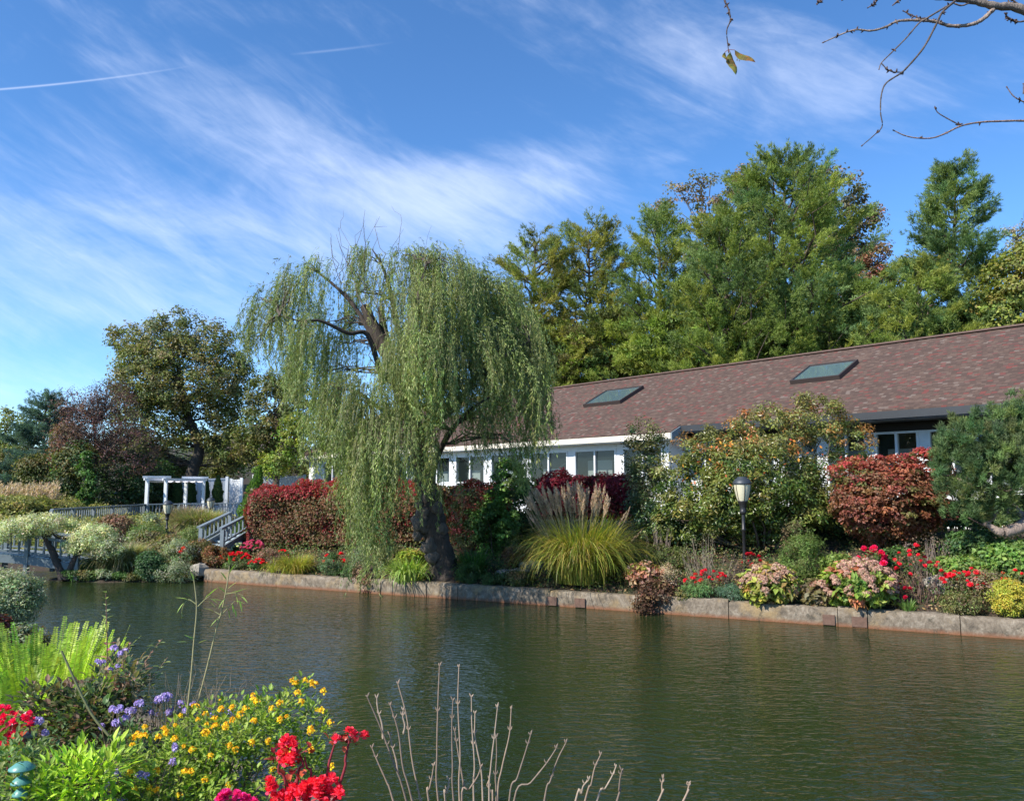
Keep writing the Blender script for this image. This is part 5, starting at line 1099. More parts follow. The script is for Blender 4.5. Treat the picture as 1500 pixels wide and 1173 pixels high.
grass('green_tuft', 'small spiky green grass tuft at the wall below the twiggy rose', 1321, bed(1321,.2), 40, 874, [(.16,.26,.07),(.12,.20,.05)], 150, .012, base_r=.3, droop=(.8,2.0))
sh('yellow_shrub', 'golden yellow cushion shrub at the right end of the wall', 1470, .35, 64, 848, [(.42,.36,.05),(.34,.33,.05),(.26,.28,.05)], ncl=120, per=60, cr=.1, L=.035, Wd=.018)
sh('brown_perennial', 'pinkish brown perennial behind the golden cushion', 1440, .9, 80, 834, [(.24,.16,.11),(.16,.15,.06)], ncl=80, per=40, L=.045, Wd=.02)
roses(1478, 1.1, 60, 838, 9, 'few red flowers right of the golden cushion at the photo edge', [(.12,.14,.05)], .045)
sh('vine', 'bright green vine heap under the dwarf pine at the right edge', 1478, 2.0, 110, 792, [(.12,.20,.04),(.09,.16,.04),(.15,.22,.06)], 'vine', ncl=180, per=46, cr=.15, L=.08, Wd=.07)
sh('ground_vine', 'low bright green creeping plant behind the grey boulder', 1400, 1.9, 84, 815, [(.16,.23,.05),(.11,.18,.04)], 'vine', ncl=90, per=40, cr=.13, L=.07, Wd=.05)
sh('dark_shrub', 'dark leafy shrub in shade under the dwarf pine', 1425, 2.6, 90, 775, PDK+MID, ncl=130, per=50, cr=.15, L=.07, Wd=.045)
sh('green_shrub', 'mid green perennial behind the twiggy rose', 1305, 1.9, 60, 800, MID, ncl=50)
# litter and creeping cover over the bed
def cover(name, poly_fn, n, pal, L, Wd, h, kind='stuff', m_=None):
    P = poly_fn(n); f = M(); k = len(P); P[:,2] = height(P[:,0], P[:,1])+h*rng.random(k)**1.5
    Nn = unit(rnd(k)*.7+np.array([0,-.2,.8])); rhombs(f, P, np.cross(Nn, rnd(k)), Nn, L*(.5+rng.random(k)), Wd, pick(pal, k)); o = f.build(name, m_ or LEAF); tag(o, kind=kind); return o
def bedpts(n, s0=0, s1=24, t0=.36, t1=4.2):
    s = s0+(s1-s0)*rng.random(n); t_ = t0+(t1-t0)*rng.random(n)**1.2; p = WA+wd*s[:,None]+WN*t_[:,None]; return np.stack([p[:,0], p[:,1], np.zeros(n)], 1)
tag(cover('leaf_litter', lambda n: bedpts(n), 15000, BROWN+[(.30,.2,.1)], .06, .035, .03, m_=DRY), 'brown fallen leaves on the soil of the long bed', 'leaf litter')
def patchy(n):
    P = bedpts(n); k = np.sin(P[:,0]*1.7)*np.sin(P[:,1]*2.3+P[:,0])+.3*rng.normal(size=n); return P[k > -.1]
tag(cover('ground_cover', patchy, 56000, MID+OLV+[(.14,.09,.045),(.17,.19,.05),(.20,.12,.06)], .06, .032, .34), 'low mixed green plants covering the soil between the bed shrubs', 'ground cover')

# ------------------------------------------------------------------ the bank at the left
def lb(name, label, px, Y, w, top, pal, cat='shrub', **k):
    a = dict(ncl=120, per=56, cr=.2, L=.075, Wd=.045); a.update(k); return shrub(name, label, cat, px, Y, w, top, pal, **a)
def hillpts(n):
    x = -26+13.5*rng.random(n); y = 24.5+12*rng.random(n); return np.stack([x,y,np.zeros(n)],1)
tag(cover('hill_cover', hillpts, 60000, [(.22,.22,.06),(.16,.18,.05),(.27,.23,.07),(.11,.14,.04)], .13, .07, .5), 'yellow green sumac covering the slope at the left', 'ground cover')
for px, Y, w, top, lab in ((20,27,110,762,'yellow green sumac mound above the footbridge at the left edge'),(75,27.5,90,768,'olive sumac mound above the footbridge, right of the first'),(25,31,110,728,'upper yellow green sumac mound below the tan reeds'),(85,32,80,735,'yellow sumac mound at the left end of the deck railing'),(110,25.5,60,775,'pale yellow shrub in front of the left railing end')):
    lb('sumac', lab, px, Y, w, top, [(.24,.23,.06),(.17,.18,.05),(.29,.25,.08),(.13,.14,.045)], ncl=240, cr=.22, L=.11, Wd=.05, group='sumac mounds on the left slope', lo=-.2)
xx, yy = XY(35, 34); zz_ = ground(xx, yy); RD = thing('reed_bed', 'bank of tan feathery reeds on top of the left slope', 'reeds', (xx,yy,zz_))
pp = [at(random.uniform(-12,86), 704+abs(random.gauss(0,5))+random.uniform(0,14)+max(0,(40-random.random()*60))*.1, random.uniform(32,35)) for _ in range(150)]
f = M(); sb = M()
for e in pp:
    g_ = ground(e[0], e[1]); sb.tube([(e[0]-.1,e[1],g_),(e[0],e[1],e[2])], .012, 3, (.3,.26,.14), cap=False); m_ = 46; u_ = rng.random(m_)[:,None]; d = np.array([.35,0,1])
    rhombs(f, np.array(e)-d*.5*u_+rnd(m_)*.05, d+rnd(m_)*.7, rnd(m_), .16, .03, pick([(.45,.33,.24),(.38,.28,.2),(.52,.4,.3)], m_))
n = 1500; P = np.stack([xx-3+rng.random(n)*4.2, 32+3*rng.random(n), np.zeros(n)], 1); P[:,2] = height(P[:,0], P[:,1])
C = arcs(P, rng.random(n)*6.28, .1+.2*rng.random(n), .5+rng.random(n), .5+.3*rng.random(n), 5); strips(f, C, .03, pick([(.34,.28,.16),(.40,.32,.2)], n))
sb.build('stems', STEM, RD); f.build('plumes', DRY, RD)
# leaning cream flowered tree by the bridge
bx, by = XY(92, 20.9); bz = ground(bx, by); GTt = thing('groundsel_tree', 'leaning dark trunked small tree with cream fluffy crown by the footbridge', 'tree', (bx,by,max(bz,-.02))); tb = M()
for l, r in (([(94,848),(86,828),(74,802),(62,778),(50,765)], (.125,.105,.085,.06,.025)), ([(97,848),(108,824),(118,802),(128,786)], (.12,.09,.07,.03)), ([(90,840),(80,815,.2),(72,790,.3),(78,770,.3)], (.10,.08,.06,.03))):
    Q = sm_path([(*at(p[0],p[1],20.9+(p[2] if len(p) > 2 else 0)), q) for p, q in zip(l, r)], 5); tb.tube(Q[:,:3], Q[:,3], 8, (.055,.042,.035), rough=.05)
f = M(); s_ = 20.9/1182; bb = [ell(at(px,py,20.7+dz),(hw*s_,hw*s_*.9,hh2*s_)) for px,py,hw,hh2,dz in ((58,768,34,15,0),(28,774,30,15,-.2),(85,766,26,12,.2),(2,780,20,14,-.1),(138,786,32,18,.1),(120,798,26,12,.2),(160,800,20,16,0))]
C = leafblob(f, bb, 300, 60, .16, .055, .025, CRM+[(.30,.33,.18),(.42,.42,.28)], .6, .5)
for e in C[rng.choice(len(C), 60, replace=False)]:
    o = at(60,776,20.9) if e[0] < at(105,780,20.7)[0] else at(124,792,20.9); tb.tube(curve(o, e, .03, 6, .06), np.linspace(.02,.006,6), 4, (.07,.055,.045), cap=False)
tb.build('trunk', BARK, GTt); f.build('crown', LEAF, GTt)
lb('brown_shrub', 'reddish brown dry shrub before the deck railing', 172, 26, 66, 754, [(.20,.12,.08),(.24,.15,.10),(.15,.10,.06)], m_=DRY, ncl=150)
lb('green_shrub', 'bright green feathery shrub below the front lamp', 218, 25, 60, 768, [(.14,.20,.06),(.10,.16,.05),(.18,.2,.09)], L=.10, Wd=.02)
lb('grey_shrub', 'pale grey green shrub at the deck edge under the railing', 224, 29, 30, 752, GRYG, ncl=60)
lb('olive_shrub', 'olive brown shrub left of the front lamp post base', 225, 24, 56, 780, [(.14,.13,.05),(.18,.14,.07),(.10,.12,.04)])
xg, Yg = 300, 28
grass('fountain_grass', 'tall pinkish green grass mound around the sunken lamp', 296, 27.5, 92, 742, [(.24,.20,.10),(.20,.22,.07),(.30,.22,.15),(.13,.18,.05)], 2600, .022, base_r=.5, droop=(1.0,2.6), lean=.7)
T_, C_ = grass('pink_grass', 'pinkish seed topped grass right of the front lamp', 276, 28.5, 60, 738, [(.34,.23,.18),(.28,.2,.14),(.2,.2,.09)], 1500, .02, base_r=.5, droop=(.8,2.0), lean=.6)
lb('grass_green_shrub', 'green leafy clump left of the stair handrails', 290, 24.5, 50, 772, [(.12,.17,.05),(.18,.19,.07)], L=.09, Wd=.02)
T_, C_ = grass('fountain_grass', 'drooping tan green fountain grass at the water beside grey shrubs', 184, 21.7, 104, 790, [(.20,.20,.08),(.27,.24,.13),(.14,.17,.06),(.30,.26,.16)], 3200, .015, base_r=.5, droop=(1.3,2.7), lean=.8)
lb('green_shrub', 'bright green leafy shrub at the water right of the leaning tree', 128, 21.4, 44, 820, [(.12,.20,.05),(.09,.15,.04)], ncl=90, cr=.14, L=.06)
lb('low_green_plant', 'low green plant at the waterline left of the fountain grass', 145, 20.9, 28, 836, [(.11,.17,.05)], ncl=40, cr=.1)
lb('dark_green_shrub', 'dark green round shrub at the water below the front lamp', 226, 20.9, 46, 806, [(.05,.10,.04),(.07,.13,.05)], ncl=120, cr=.14, L=.05, Wd=.03)
lb('grey_leaved_shrub', 'grey leaved shrub with white flowers at the left end of the wall', 265, 21.4, 56, 790, GRYG+[(.22,.24,.16)], ncl=150, cr=.15, L=.045, Wd=.02, extra=[(258,838,30,14,-.6)])
T,C,BB = lb('white_flowers', 'white fluffy flower heads above the grey leaved shrub', 262, 21.7, 34, 786, CRM+[(.6,.6,.5)], 'flowering plant', ncl=40, cr=.1, L=.03, Wd=.02)
mums(271, 21.2, 8, 806, 3, [(.75,.06,.03)], 'single orange red bloom among white flowers', 'rose', ncl=4, r=.07)
lb('rusty_shrub', 'rusty brown shrub between white flowers and the stairs', 295, 21.9, 50, 790, [(.20,.11,.05),(.15,.12,.05),(.12,.14,.05)], ncl=110, cr=.14, L=.05, Wd=.03)
lb('seed_grass', 'brown grassy shrub behind the white flowers', 250, 23, 50, 785, [(.20,.15,.07),(.15,.15,.06)], ncl=80)
WP = ['leafy green tuft at the water just right of the leaning tree','dull olive tuft at the water, second right of the leaning tree','grey leaved tuft at the water left of the fountain grass','low green tuft beneath the left edge of the fountain grass','olive waterline tuft under the middle of the fountain grass','pale tuft between the fountain grass and dark green shrub','small green tuft at the foot of the dark green round shrub','grey tuft at the foot of the grey leaved shrub']
for k, wl_ in enumerate(WP):
    px = 116+k*22+random.uniform(-4,4); lb('waterside_plant', wl_, px, 20.85, random.uniform(24,36), random.uniform(832,843), (MID, OLV, GRYG)[k % 3], 'plant', ncl=30, per=40, cr=.1, L=.06, Wd=.025, group='small plants fringing the muddy left bank', stems=3)
# ------------------------------------------------------------------ near bank, left
def near(name, label, px, Y, w, top, pal, cat='shrub', **k):
    a = dict(ncl=60, per=40, cr=.09, L=.05, Wd=.03); a.update(k); return shrub(name, label, cat, px, Y, w, top, pal, **a)
near('silver_bush', 'silvery green fluffy bush on the near bank at the left edge', 8, 11.6, 96, 832, CRM[:2]+GRYG*2, ncl=420, per=60, cr=.13, L=.045, Wd=.016, shell=.6, extra=[(26,875,32,36,0)], stems=20)
near('red_leaved_shrub', 'dark red leaved shrub below the silvery bush at the left edge', 4, 8.5, 52, 898, [(.14,.04,.03),(.20,.07,.04),(.08,.05,.03)], ncl=70, L=.06, Wd=.04)
near('waterside_shrub', 'dusky green shrub by the water behind the fern', 50, 9.6, 70, 915, GRYG+OLV, ncl=120, L=.05, Wd=.02)
# fern clump
def fern(px, Y, n, top, label, hw=.35, pal=((.30,.40,.05),(.22,.32,.04),(.36,.43,.08))):
    x, y = XY(px, Y); z = ground(x, y); T = thing('fern', label, 'fern', (x,y,z)); H = zof(top, Y)-z; f = M(); sb = M()
    a = rng.random(n)*2*math.pi; base = np.stack([x+hw*np.cos(a)*rng.random(n)**.5, y+hw*.7*np.sin(a)*rng.random(n)**.5, np.full(n, z)], 1)
    C = arcs(base, a, .02+.22*rng.random(n), .1+.6*rng.random(n)**1.5, H*(.75+.32*rng.random(n)), 20); strips(sb, C, .008, (.2,.2,.06), tip=.3)
    cc = pick(pal, n, .15); K = 20
    for k in range(3, 20):
        for q in (0, .33, .66):
            for s in (-1, 1):
                if k+q > 19: continue
                k1 = min(k+1, 19); P = C[:,k]*(1-q)+C[:,k1]*q; d = unit(C[:,k]-C[:,k-1]); side = unit(np.cross(d, np.array([0,0,1])+d[:,[1,0,2]]*.2))*s
                l_ = .046*math.sin(math.pi*min(1, ((k+q)-1.5)/18.5*.86+.08))**.8*(.85+.3*rng.random(n)); rhombs(f, P, side+d*.45, np.cross(side, d)*s+rnd(n)*.25, l_, .016, np.clip(cc*(1+rng.normal(size=(n,1))*.15),0,1))
    f.add(np.vstack(sb.V), np.vstack(sb.F), (.2,.22,.05)); f.build('fronds', GRASS, T); return T
fern(82, 6.3, 150, 925, 'big bright yellow green fern clump at the left', .46)
fern(20, 5.6, 46, 985, 'smaller fern clump below the big one at the left edge', .3)
def broadstem(T, pts, r, leaves, L, pal, Wd=.5, col=(.13,.10,.06), step=None, mt=None):
    """a stem through points with real leaves set alternately along it"""
    Q = sm_path([(*p, 0) for p in pts], 8)[:,:3]; mb = M(); mb.tube(Q, np.linspace(r, r*.35, len(Q)), 6, col); mb.build('stem', STEM, T); f = M()
    for k in range(leaves):
        u_ = (k+.5)/leaves; i = int((.25+.74*u_)*(len(Q)-1)); a = k*2.4; d = np.array([math.cos(a), math.sin(a), .35]); l_ = L*(.7+.6*random.random())
        foldleaf(f, Q[i], d, l_, l_*Wd, pick(pal, 1)[0])
    f.build('leaves', mt or LEAF, T)
def foldleaf(f, p, d, L, Wd, col, droop=.25):
    d = unit(np.array(d, float)); b = unit(np.cross(d, (0,0,1.))); u_ = np.cross(b, d); p = np.array(p)
    s = [p, p+d*L*.3+b*Wd*.42+u_*Wd*.12, p+d*L*.65+b*Wd*.40+u_*(Wd*.1-L*droop*.3), p+d*L-u_*L*droop*.8, p+d*L*.65-b*Wd*.40+u_*(Wd*.1-L*droop*.3), p+d*L*.3-b*Wd*.42+u_*Wd*.12, p+d*L*.3, p+d*L*.65-u_*L*droop*.3]
    f.add(s, [(0,1,6,6),(0,6,5,5)] and [(0,1,6),(0,6,5),(3,7,2),(3,4,7)], col, 0); f.add([s[1],s[2],s[7],s[6],s[5],s[4]], [(0,1,2,3),(3,2,5,4)], col, 0)
def plant(name, label, px, Y, cat='plant', group=None): x, y = XY(px, Y); z = ground(x, y); return thing(name, label, cat, (x,y,z), group), np.array([x,y,z])
def leafshrub(name, label, px, Y, wpx, top, pal, n, L, Wr=.55, stems=14, cat='shrub', shell=.75, stemc=(.14,.11,.07), extra=None, mt=None, up=.5):
    """near shrub whose every leaf is folded and drooping"""
    T, p = plant(name, label, px, Y, cat); s_ = Y/1182; zt_ = zof(top, Y); rz = (zt_-p[2])/2
    BB = [ell((p[0],p[1],p[2]+rz*1.0),(wpx*s_/2, wpx*s_/2*.8, rz))]
    for e in (extra or []): BB.append(ell(at(e[0], e[1], Y+(e[4] if len(e) > 4 else 0)), (e[2]*s_, e[2]*s_*.8, e[3]*s_)))
    ncl = n//12; C, D = clumps(BB, ncl, shell); f = M(); sb = M()
    for i in range(ncl):
        base = pick(pal, 1, .15)[0]
        for _ in range(12):
            o = rnd(1)[0]; q = C[i]+o*random.random()**.5*L*1.8; d = o+np.array([0,0,up])+D[i]*.4; l_ = L*random.uniform(.6,1.3); foldleaf(f, q, d, l_, l_*Wr, np.clip(base*(1+random.gauss(0,.2)), .01, .9))
    for _ in range(stems):
        e = C[random.randrange(ncl)]; sb.tube(curve(p+rnd(1)[0]*.05*np.array([1,1,0]), e, .03, 7, .05), np.linspace(.007,.0025,7), 5, stemc, cap=False)
    sb.build('stems', STEM, T); f.build('foliage', mt or LEAF, T); return T, C, BB
leafshrub('bramble_shrub', 'dense brownish green broad leaved shrub below the fern', 138, 5.3, 130, 1000, [(.09,.13,.05),(.13,.13,.06),(.17,.10,.07),(.06,.10,.04)], 2600, .055, .62, 20, extra=[(172,1000,30,30),(70,1035,40,26),(200,1020,26,30,.1),(130,1060,60,36,-.1)])
leafshrub('mauve_shrub', 'pinkish brown leaved shoots among purple flowers', 182, 5.6, 60, 950, [(.26,.16,.12),(.20,.17,.08),(.15,.17,.07)], 560, .045, .6, 12)
T, p = plant('tall_shoot', 'upright shoot with paired pale leaves turning pink at its base', 155, 5.9)
f = M(); sb = M(); q0 = at(157, 985, 5.9); q1 = at(155, 868, 5.9); sb.tube(curve(p, q0, 0, 5, .01), np.linspace(.005,.004,5), 6, (.2,.09,.07), cap=False); sb.tube([q0, (q0+q1)/2+(.004,0,0), q1], [.004,.0035,.002], 6, (.2,.10,.07)); sb.build('stem', STEM, T)
for k in range(11):
    c = q0+(q1-q0)*(.18+.82*k/10)
    for s in (-1, 1): l_ = .072*(1-.045*k)*random.uniform(.85,1.1); foldleaf(f, c, (s*math.cos(k*1.1+.4), math.sin(k*1.1), .35+.04*k), l_, l_*.45, pick([(.42,.16,.14)] if k < 3 else [(.30,.36,.16),(.24,.30,.13)], 1)[0])
f.build('leaves', LEAF, T)
for l, lab in (([(196,1030),(206,985),(222,955),(238,935)],'leafy side shoot reaching over the water with a green tip'),([(190,1040),(205,1008),(228,985),(246,962)],'lower leafy shoot with pale green leaves over the water'),([(185,1010),(180,975),(186,955),(192,940)],'short shoot with pale leaves just left of the side shoots')):
    T, p = plant('leafy_shoot', lab, l[0][0], 5.5); broadstem(T, [p]+[at(a, b, 5.5) for a, b in l], .005, 15, .045, [(.26,.32,.10),(.20,.26,.08),(.34,.18,.12),(.16,.2,.07)], .5, (.2,.12,.09))
# two tall thin saplings
def sapling(px, Y, path, side, label, leaves):
    T, p = plant('sapling', label, px, Y, 'sapling', None); sb = M(); f = M()
    Q = sm_path([tuple(p)]+[tuple(at(a, b, Y)) for a, b in path], 6); sb.tube(Q, np.linspace(.0075,.003,len(Q)), 6, (.30,.27,.13))
    for s in side: R_ = sm_path([tuple(at(a, b, Y)) for a, b in s], 5); sb.tube(R_, np.linspace(.0035,.0015,len(R_)), 5, (.26,.26,.11))
    sb.build('stem', STEM, T)
    for (a, b, dx_, dz_) in leaves:
        l_ = random.uniform(.06,.085); foldleaf(f, at(a, b, Y+random.uniform(-.02,.02)), (dx_, random.uniform(-.4,.4), dz_), l_, l_*.26, pick([(.24,.34,.07),(.18,.27,.06),(.30,.36,.10)], 1)[0], .1)
    f.build('leaves', LEAF, T)
sapling(268, 5.2, [(270,1070),(279,1000),(284,940),(288,890),(284,848)], [[(288,885),(276,878),(268,888),(266,898)],[(290,888),(300,878),(308,872)]], 'left of two tall thin saplings rising in front of the water', [(276,878,-.6,.2),(270,882,-.5,-.8),(266,892,.1,-1),(282,876,-.5,.5),(300,876,.6,.6),(306,872,.7,.7),(308,876,.9,-.5),(286,935,-.9,.3),(284,938,-.7,.5),(290,942,.6,.3),(275,940,-.6,.1),(284,850,-.2,1)])
sapling(285, 5.3, [(278,1068),(292,1020),(304,975),(316,925),(326,890),(334,848),(336,828)], [[(320,905),(332,892),(344,880)],[(330,870),(344,868),(356,872)],[(322,900),(314,895)]], 'right of two tall thin saplings, with leafy top, in front of the water', [(330,868,-.7,.5),(334,862,.6,.6),(338,868,.8,.2),(344,868,.9,.4),(352,872,.9,-.6),(350,878,.4,-1),(340,884,.3,-1),(344,892,.1,-1),(344,880,.8,-.2),(334,892,.2,-1),(314,895,-.7,.3),(316,890,-.6,.8),(326,880,-.8,.2),(330,876,-.5,-.8),(344,868,.3,-1),(332,850,-.6,.8),(336,840,.5,.9),(336,828,0,1),(320,905,-.6,-.6),(334,888,-.9,-.1)])
# green stick leaning
T, p = plant('leaning_cane', 'long bare greenish cane leaning left across the near bushes', 186, 4.9, 'cane'); mb = M(); mb.tube(sm_path([tuple(p+(.02,0,0)), tuple(at(178,1112,4.85)), tuple(at(132,1042,4.85)), tuple(at(90,953,4.85))], 5), np.linspace(.0095,.006,16), 7, (.16,.17,.07)); mb.build('stem', STEM, T)
T, p = plant('dark_cane', 'shorter dark cane leaning beside the lantana', 206, 4.8, 'cane'); mb = M(); mb.tube(sm_path([tuple(p+(.02,0,0)), tuple(at(208,1125,4.75)), tuple(at(190,1090,4.75)), tuple(at(186,1062,4.75))], 5), .005, 6, (.09,.09,.04)); mb.build('stem', STEM, T)
# purple ageratum
PUR = [(.38,.31,.66),(.46,.38,.72),(.30,.22,.55)]
FL = pom(.018, 70, .012, PUR, .8)
def agera(px, Y, pts, label, group=None, twig=14, wpx=60, top=1000):
    T, p = plant('ageratum', label, px, Y, 'flowering plant', group); sb = M()
    P = [at(a+dx_, b+dy_, Y+random.uniform(-.06,.06)) for a, b, m_ in pts for dx_, dy_ in [(random.uniform(-6,6), random.uniform(-3,3)) for _ in range(m_)]]
    heads(T, pom(.018, 70, .012, PUR, .8), PETAL, 'flower_head', P, (.7,1.25))
    for e in P: sb.tube(curve(p+rnd(1)[0]*np.array([.1,.1,0]), e-np.array([0,0,.012]), .02, 6, .04), np.linspace(.003,.0015,6), 4, (.20,.16,.09), cap=False)
    for _ in range(twig):
        e = at(px+random.uniform(-1,1)*wpx, top+random.uniform(-12,70), Y+random.uniform(-.1,.1)); cv = curve(p+rnd(1)[0]*np.array([.12,.12,0]), e, .02, 7, .05); sb.tube(cv, np.linspace(.003,.001,7), 4, (.26,.20,.13), cap=False)
        for _ in range(2): q = cv[random.randint(3,6)]; sb.tube(curve(q, q+rnd(1)[0]*.05+np.array([0,0,.05]), 0, 3, .05), .001, 3, (.26,.20,.13), cap=False)
    sb.build('stems', STEM, T); f = M(); C, D = clumps([ell(at(px, top+75, Y), (wpx/1182*Y*.8, .2, .12))], 30, .5)
    for c in C:
        for _ in range(8): foldleaf(f, c+rnd(1)[0]*.05, rnd(1)[0]+np.array([0,0,.3]), .03, .02, pick([(.14,.16,.06),(.12,.10,.05),(.10,.15,.04)], 1)[0])
    f.build('leaves', LEAF, T)
agera(165, 5.5, [(170,950,3),(178,956,4),(148,970,4),(168,978,3),(193,997,2)], 'purple ageratum blooms highest up against the water', wpx=30, top=960, twig=8)
agera(200, 5.0, [(170,1039,5),(175,1058,7),(185,1052,5),(153,1065,2),(205,1030,4),(190,1040,2)], 'purple ageratum in front of the dense brownish shrub', wpx=40, top=1020, twig=14)
agera(262, 5.3, [(232,1024,8),(243,1020,6),(274,1038,8),(248,1040,2),(266,1030,2),(308,1050,4),(338,1042,3),(284,1032,2),(225,1045,3)], 'purple ageratum behind the left part of the yellow lantana', wpx=78, top=990, twig=60)
agera(160, 4.3, [(162,1150,8),(172,1133,5),(160,1168,4),(180,1172,2)], 'purple ageratum low between the lime vine and the lantana', wpx=20, top=1130, twig=4)
agera(55, 4.7, [(55,1055,5),(65,1072,2),(22,1078,3),(40,1140,2)], 'purple ageratum beside the dark green cap at the left', wpx=30, top=1060, twig=5)
agera(225, 4.3, [(210,1135,5),(255,1093,2),(254,1117,1),(175,1133,1)], 'few purple blooms inside the lantana', wpx=20, top=1120, twig=3)
T, p = plant('bare_twigs', 'bare thin twigs between ageratum and lantana against the water', 330, 5.4, 'plant'); sb = M()
for a, b in ((318,978),(339,975),(352,1005),(362,1000),(375,1008),(346,1020),(300,1000),(310,1010),(395,1035),(330,1015),(262,990),(258,1010)):
    cv = curve(p+rnd(1)[0]*np.array([.1,.05,0]), at(a, b, 5.4), .02, 8, .05); sb.tube(cv, np.linspace(.0035,.0012,8), 4, (.25,.20,.15), cap=False)
    for _ in range(3): q = cv[random.randint(4,7)]; sb.tube(curve(q, q+np.array([random.uniform(-.06,.06),0,random.uniform(.03,.09)]), 0, 3, .05), .001, 3, (.25,.20,.15), cap=False)
sb.build('twigs', STEM, T)
# lantana
T, C, BB = leafshrub('lantana', 'spreading yellow flowered lantana in the near bed', 300, 4.55, 190, 1075, [(.20,.28,.04),(.15,.23,.035),(.26,.33,.06),(.11,.17,.03)], 7600, .034, .58, 30, 'flowering plant',
    extra=[(330,1075,80,40,.1),(395,1060,60,40,.1),(430,1030,34,26,.1),(245,1115,60,50,0),(380,1110,90,50,-.1),(455,1075,28,30,0),(250,1160,60,30,-.2),(440,1125,34,30,0),(445,1010,14,8,.1),(476,1052,10,14,.1)])
sel = C[rng.choice(len(C), 96, replace=False)]; D = unit(rng.normal(size=(96,3))*.3+np.array([0,-.6,.8]))
zc = np.array([max(b[0][2]+b[1][2]*math.sqrt(max(0, 1-min(1, ((c[0]-b[0][0])/b[1][0])**2+((c[1]-b[0][1])/b[1][1])**2))) if ((c[0]-b[0][0])/b[1][0])**2+((c[1]-b[0][1])/b[1][1])**2 < 1 else c[2] for b in BB) for c in sel])
sel[:,2] = zc+.02; half = 50
heads(T, pom(.017, 44, .012, [(.72,.46,.02),(.76,.54,.03),(.68,.33,.02)], .8), PETAL, 'flower_head', sel[:half], (.7,1.2))
for k, q in enumerate(((455,1000),(462,1002),(436,1015),(474,1012),(410,1030),(398,1038),(376,1028),(441,1028),(472,1040),(484,1058),(360,1038),(352,1046),(330,1065),(300,1072),(232,1080),(256,1082),(335,1092),(345,1098),(368,1088),(308,1108),(190,1132),(455,1098),(425,1105),(486,1122),(280,1130),(300,1142),(335,1150),(220,1155),(262,1165),(400,1128))):
    if k == 0: fh = pom(.0175, 44, .012, [(.74,.50,.02),(.78,.58,.04),(.70,.36,.02)], .8).build('flower_head', PETAL)
    c = fh if k == 0 else fh.copy()
    if k: COL.objects.link(c)
    c.parent = T; c.location = tuple(at(q[0], q[1], 4.25)-ORG[T.name]); c.rotation_euler = (random.random(), random.random(), random.random()*6)
# begonias
def begonia(px, Y, stems, flw, label, pal, lf):
    T, p = plant('begonia', label, px, Y, 'flowering plant'); sb = M(); f = M()
    for s in stems:
        pts = [tuple(p+np.array([random.uniform(-.05,.05),0,-.02]))]+[tuple(at(a, b, Y)) for a, b in s]; Q = sm_path(pts, 5); sb.tube(Q, np.linspace(.0075,.004,len(Q)), 7, (.22,.02,.03))
    for (a, b, k, r_) in lf:
        for _ in range(k):
            q = at(a+random.uniform(-r_,r_), b+random.uniform(-r_*.7,r_*.7), Y+random.uniform(-.05,.05)); l_ = random.uniform(.03,.055); foldleaf(f, q, rnd(1)[0]+np.array([0,-.2,.2]), l_, l_*.8, pick([(.22,.02,.02),(.32,.04,.02),(.16,.015,.02),(.40,.08,.03)], 1)[0])
    sb.build('stems', STEM, T); f.build('leaves', GLOSSY, T)
    P = [at(a+random.uniform(-r_,r_), b+random.uniform(-r_*.7,r_*.7), Y-.05+random.uniform(-.04,.03)) for a, b, k, r_ in flw for _ in range(k)]
    heads(T, rosette(.022, pal, ((3,-.15),(4,.6),(3,1.1))), PETAL, 'flower', P, (.75,1.25))
begonia(440, 3.75, [[(435,1150),(444,1120),(432,1095),(420,1082)],[(420,1160),(408,1130),(412,1105)],[(478,1140),(484,1110),(490,1090)],[(497,1150),(506,1110),(512,1085),(520,1075)],[(430,1165),(440,1140)],[(455,1150),(450,1125),(446,1108)]],
   [(420,1088,9,9),(418,1112,12,13),(395,1148,6,10),(440,1160,20,18),(470,1150,20,22),(480,1165,14,20),(514,1073,4,5),(532,1078,2,3),(410,1168,10,16),(497,1082,2,6)],
   'tall scarlet begonia with dark red leaves at the bottom of the photo', [(.70,.03,.07),(.76,.07,.12),(.60,.015,.04)], [(420,1095,12,14),(445,1100,10,12),(490,1085,9,10),(512,1085,10,10),(400,1110,6,10),(430,1135,10,20),(470,1160,16,26),(520,1080,5,6),(415,1160,12,20)])
begonia(345, 3.7, [[(345,1172),(342,1168)]], [(330,1166,8,9),(352,1171,8,12),(368,1172,5,8)], 'magenta flowers at the bottom edge left of the begonia', [(.62,.02,.20),(.7,.04,.26)], [(350,1175,8,16)])
begonia(20, 4.6, [[(18,1080),(16,1050)],[(40,1085),(38,1060)]], [(5,1040,4,9),(12,1052,4,12),(34,1048,6,10),(42,1056,3,8),(14,1080,7,11),(6,1092,3,8)], 'crimson begonia at the left edge above the teal lantern', [(.62,.01,.07),(.7,.03,.12)], [(20,1062,22,20),(40,1055,10,14),(30,1085,12,16)])
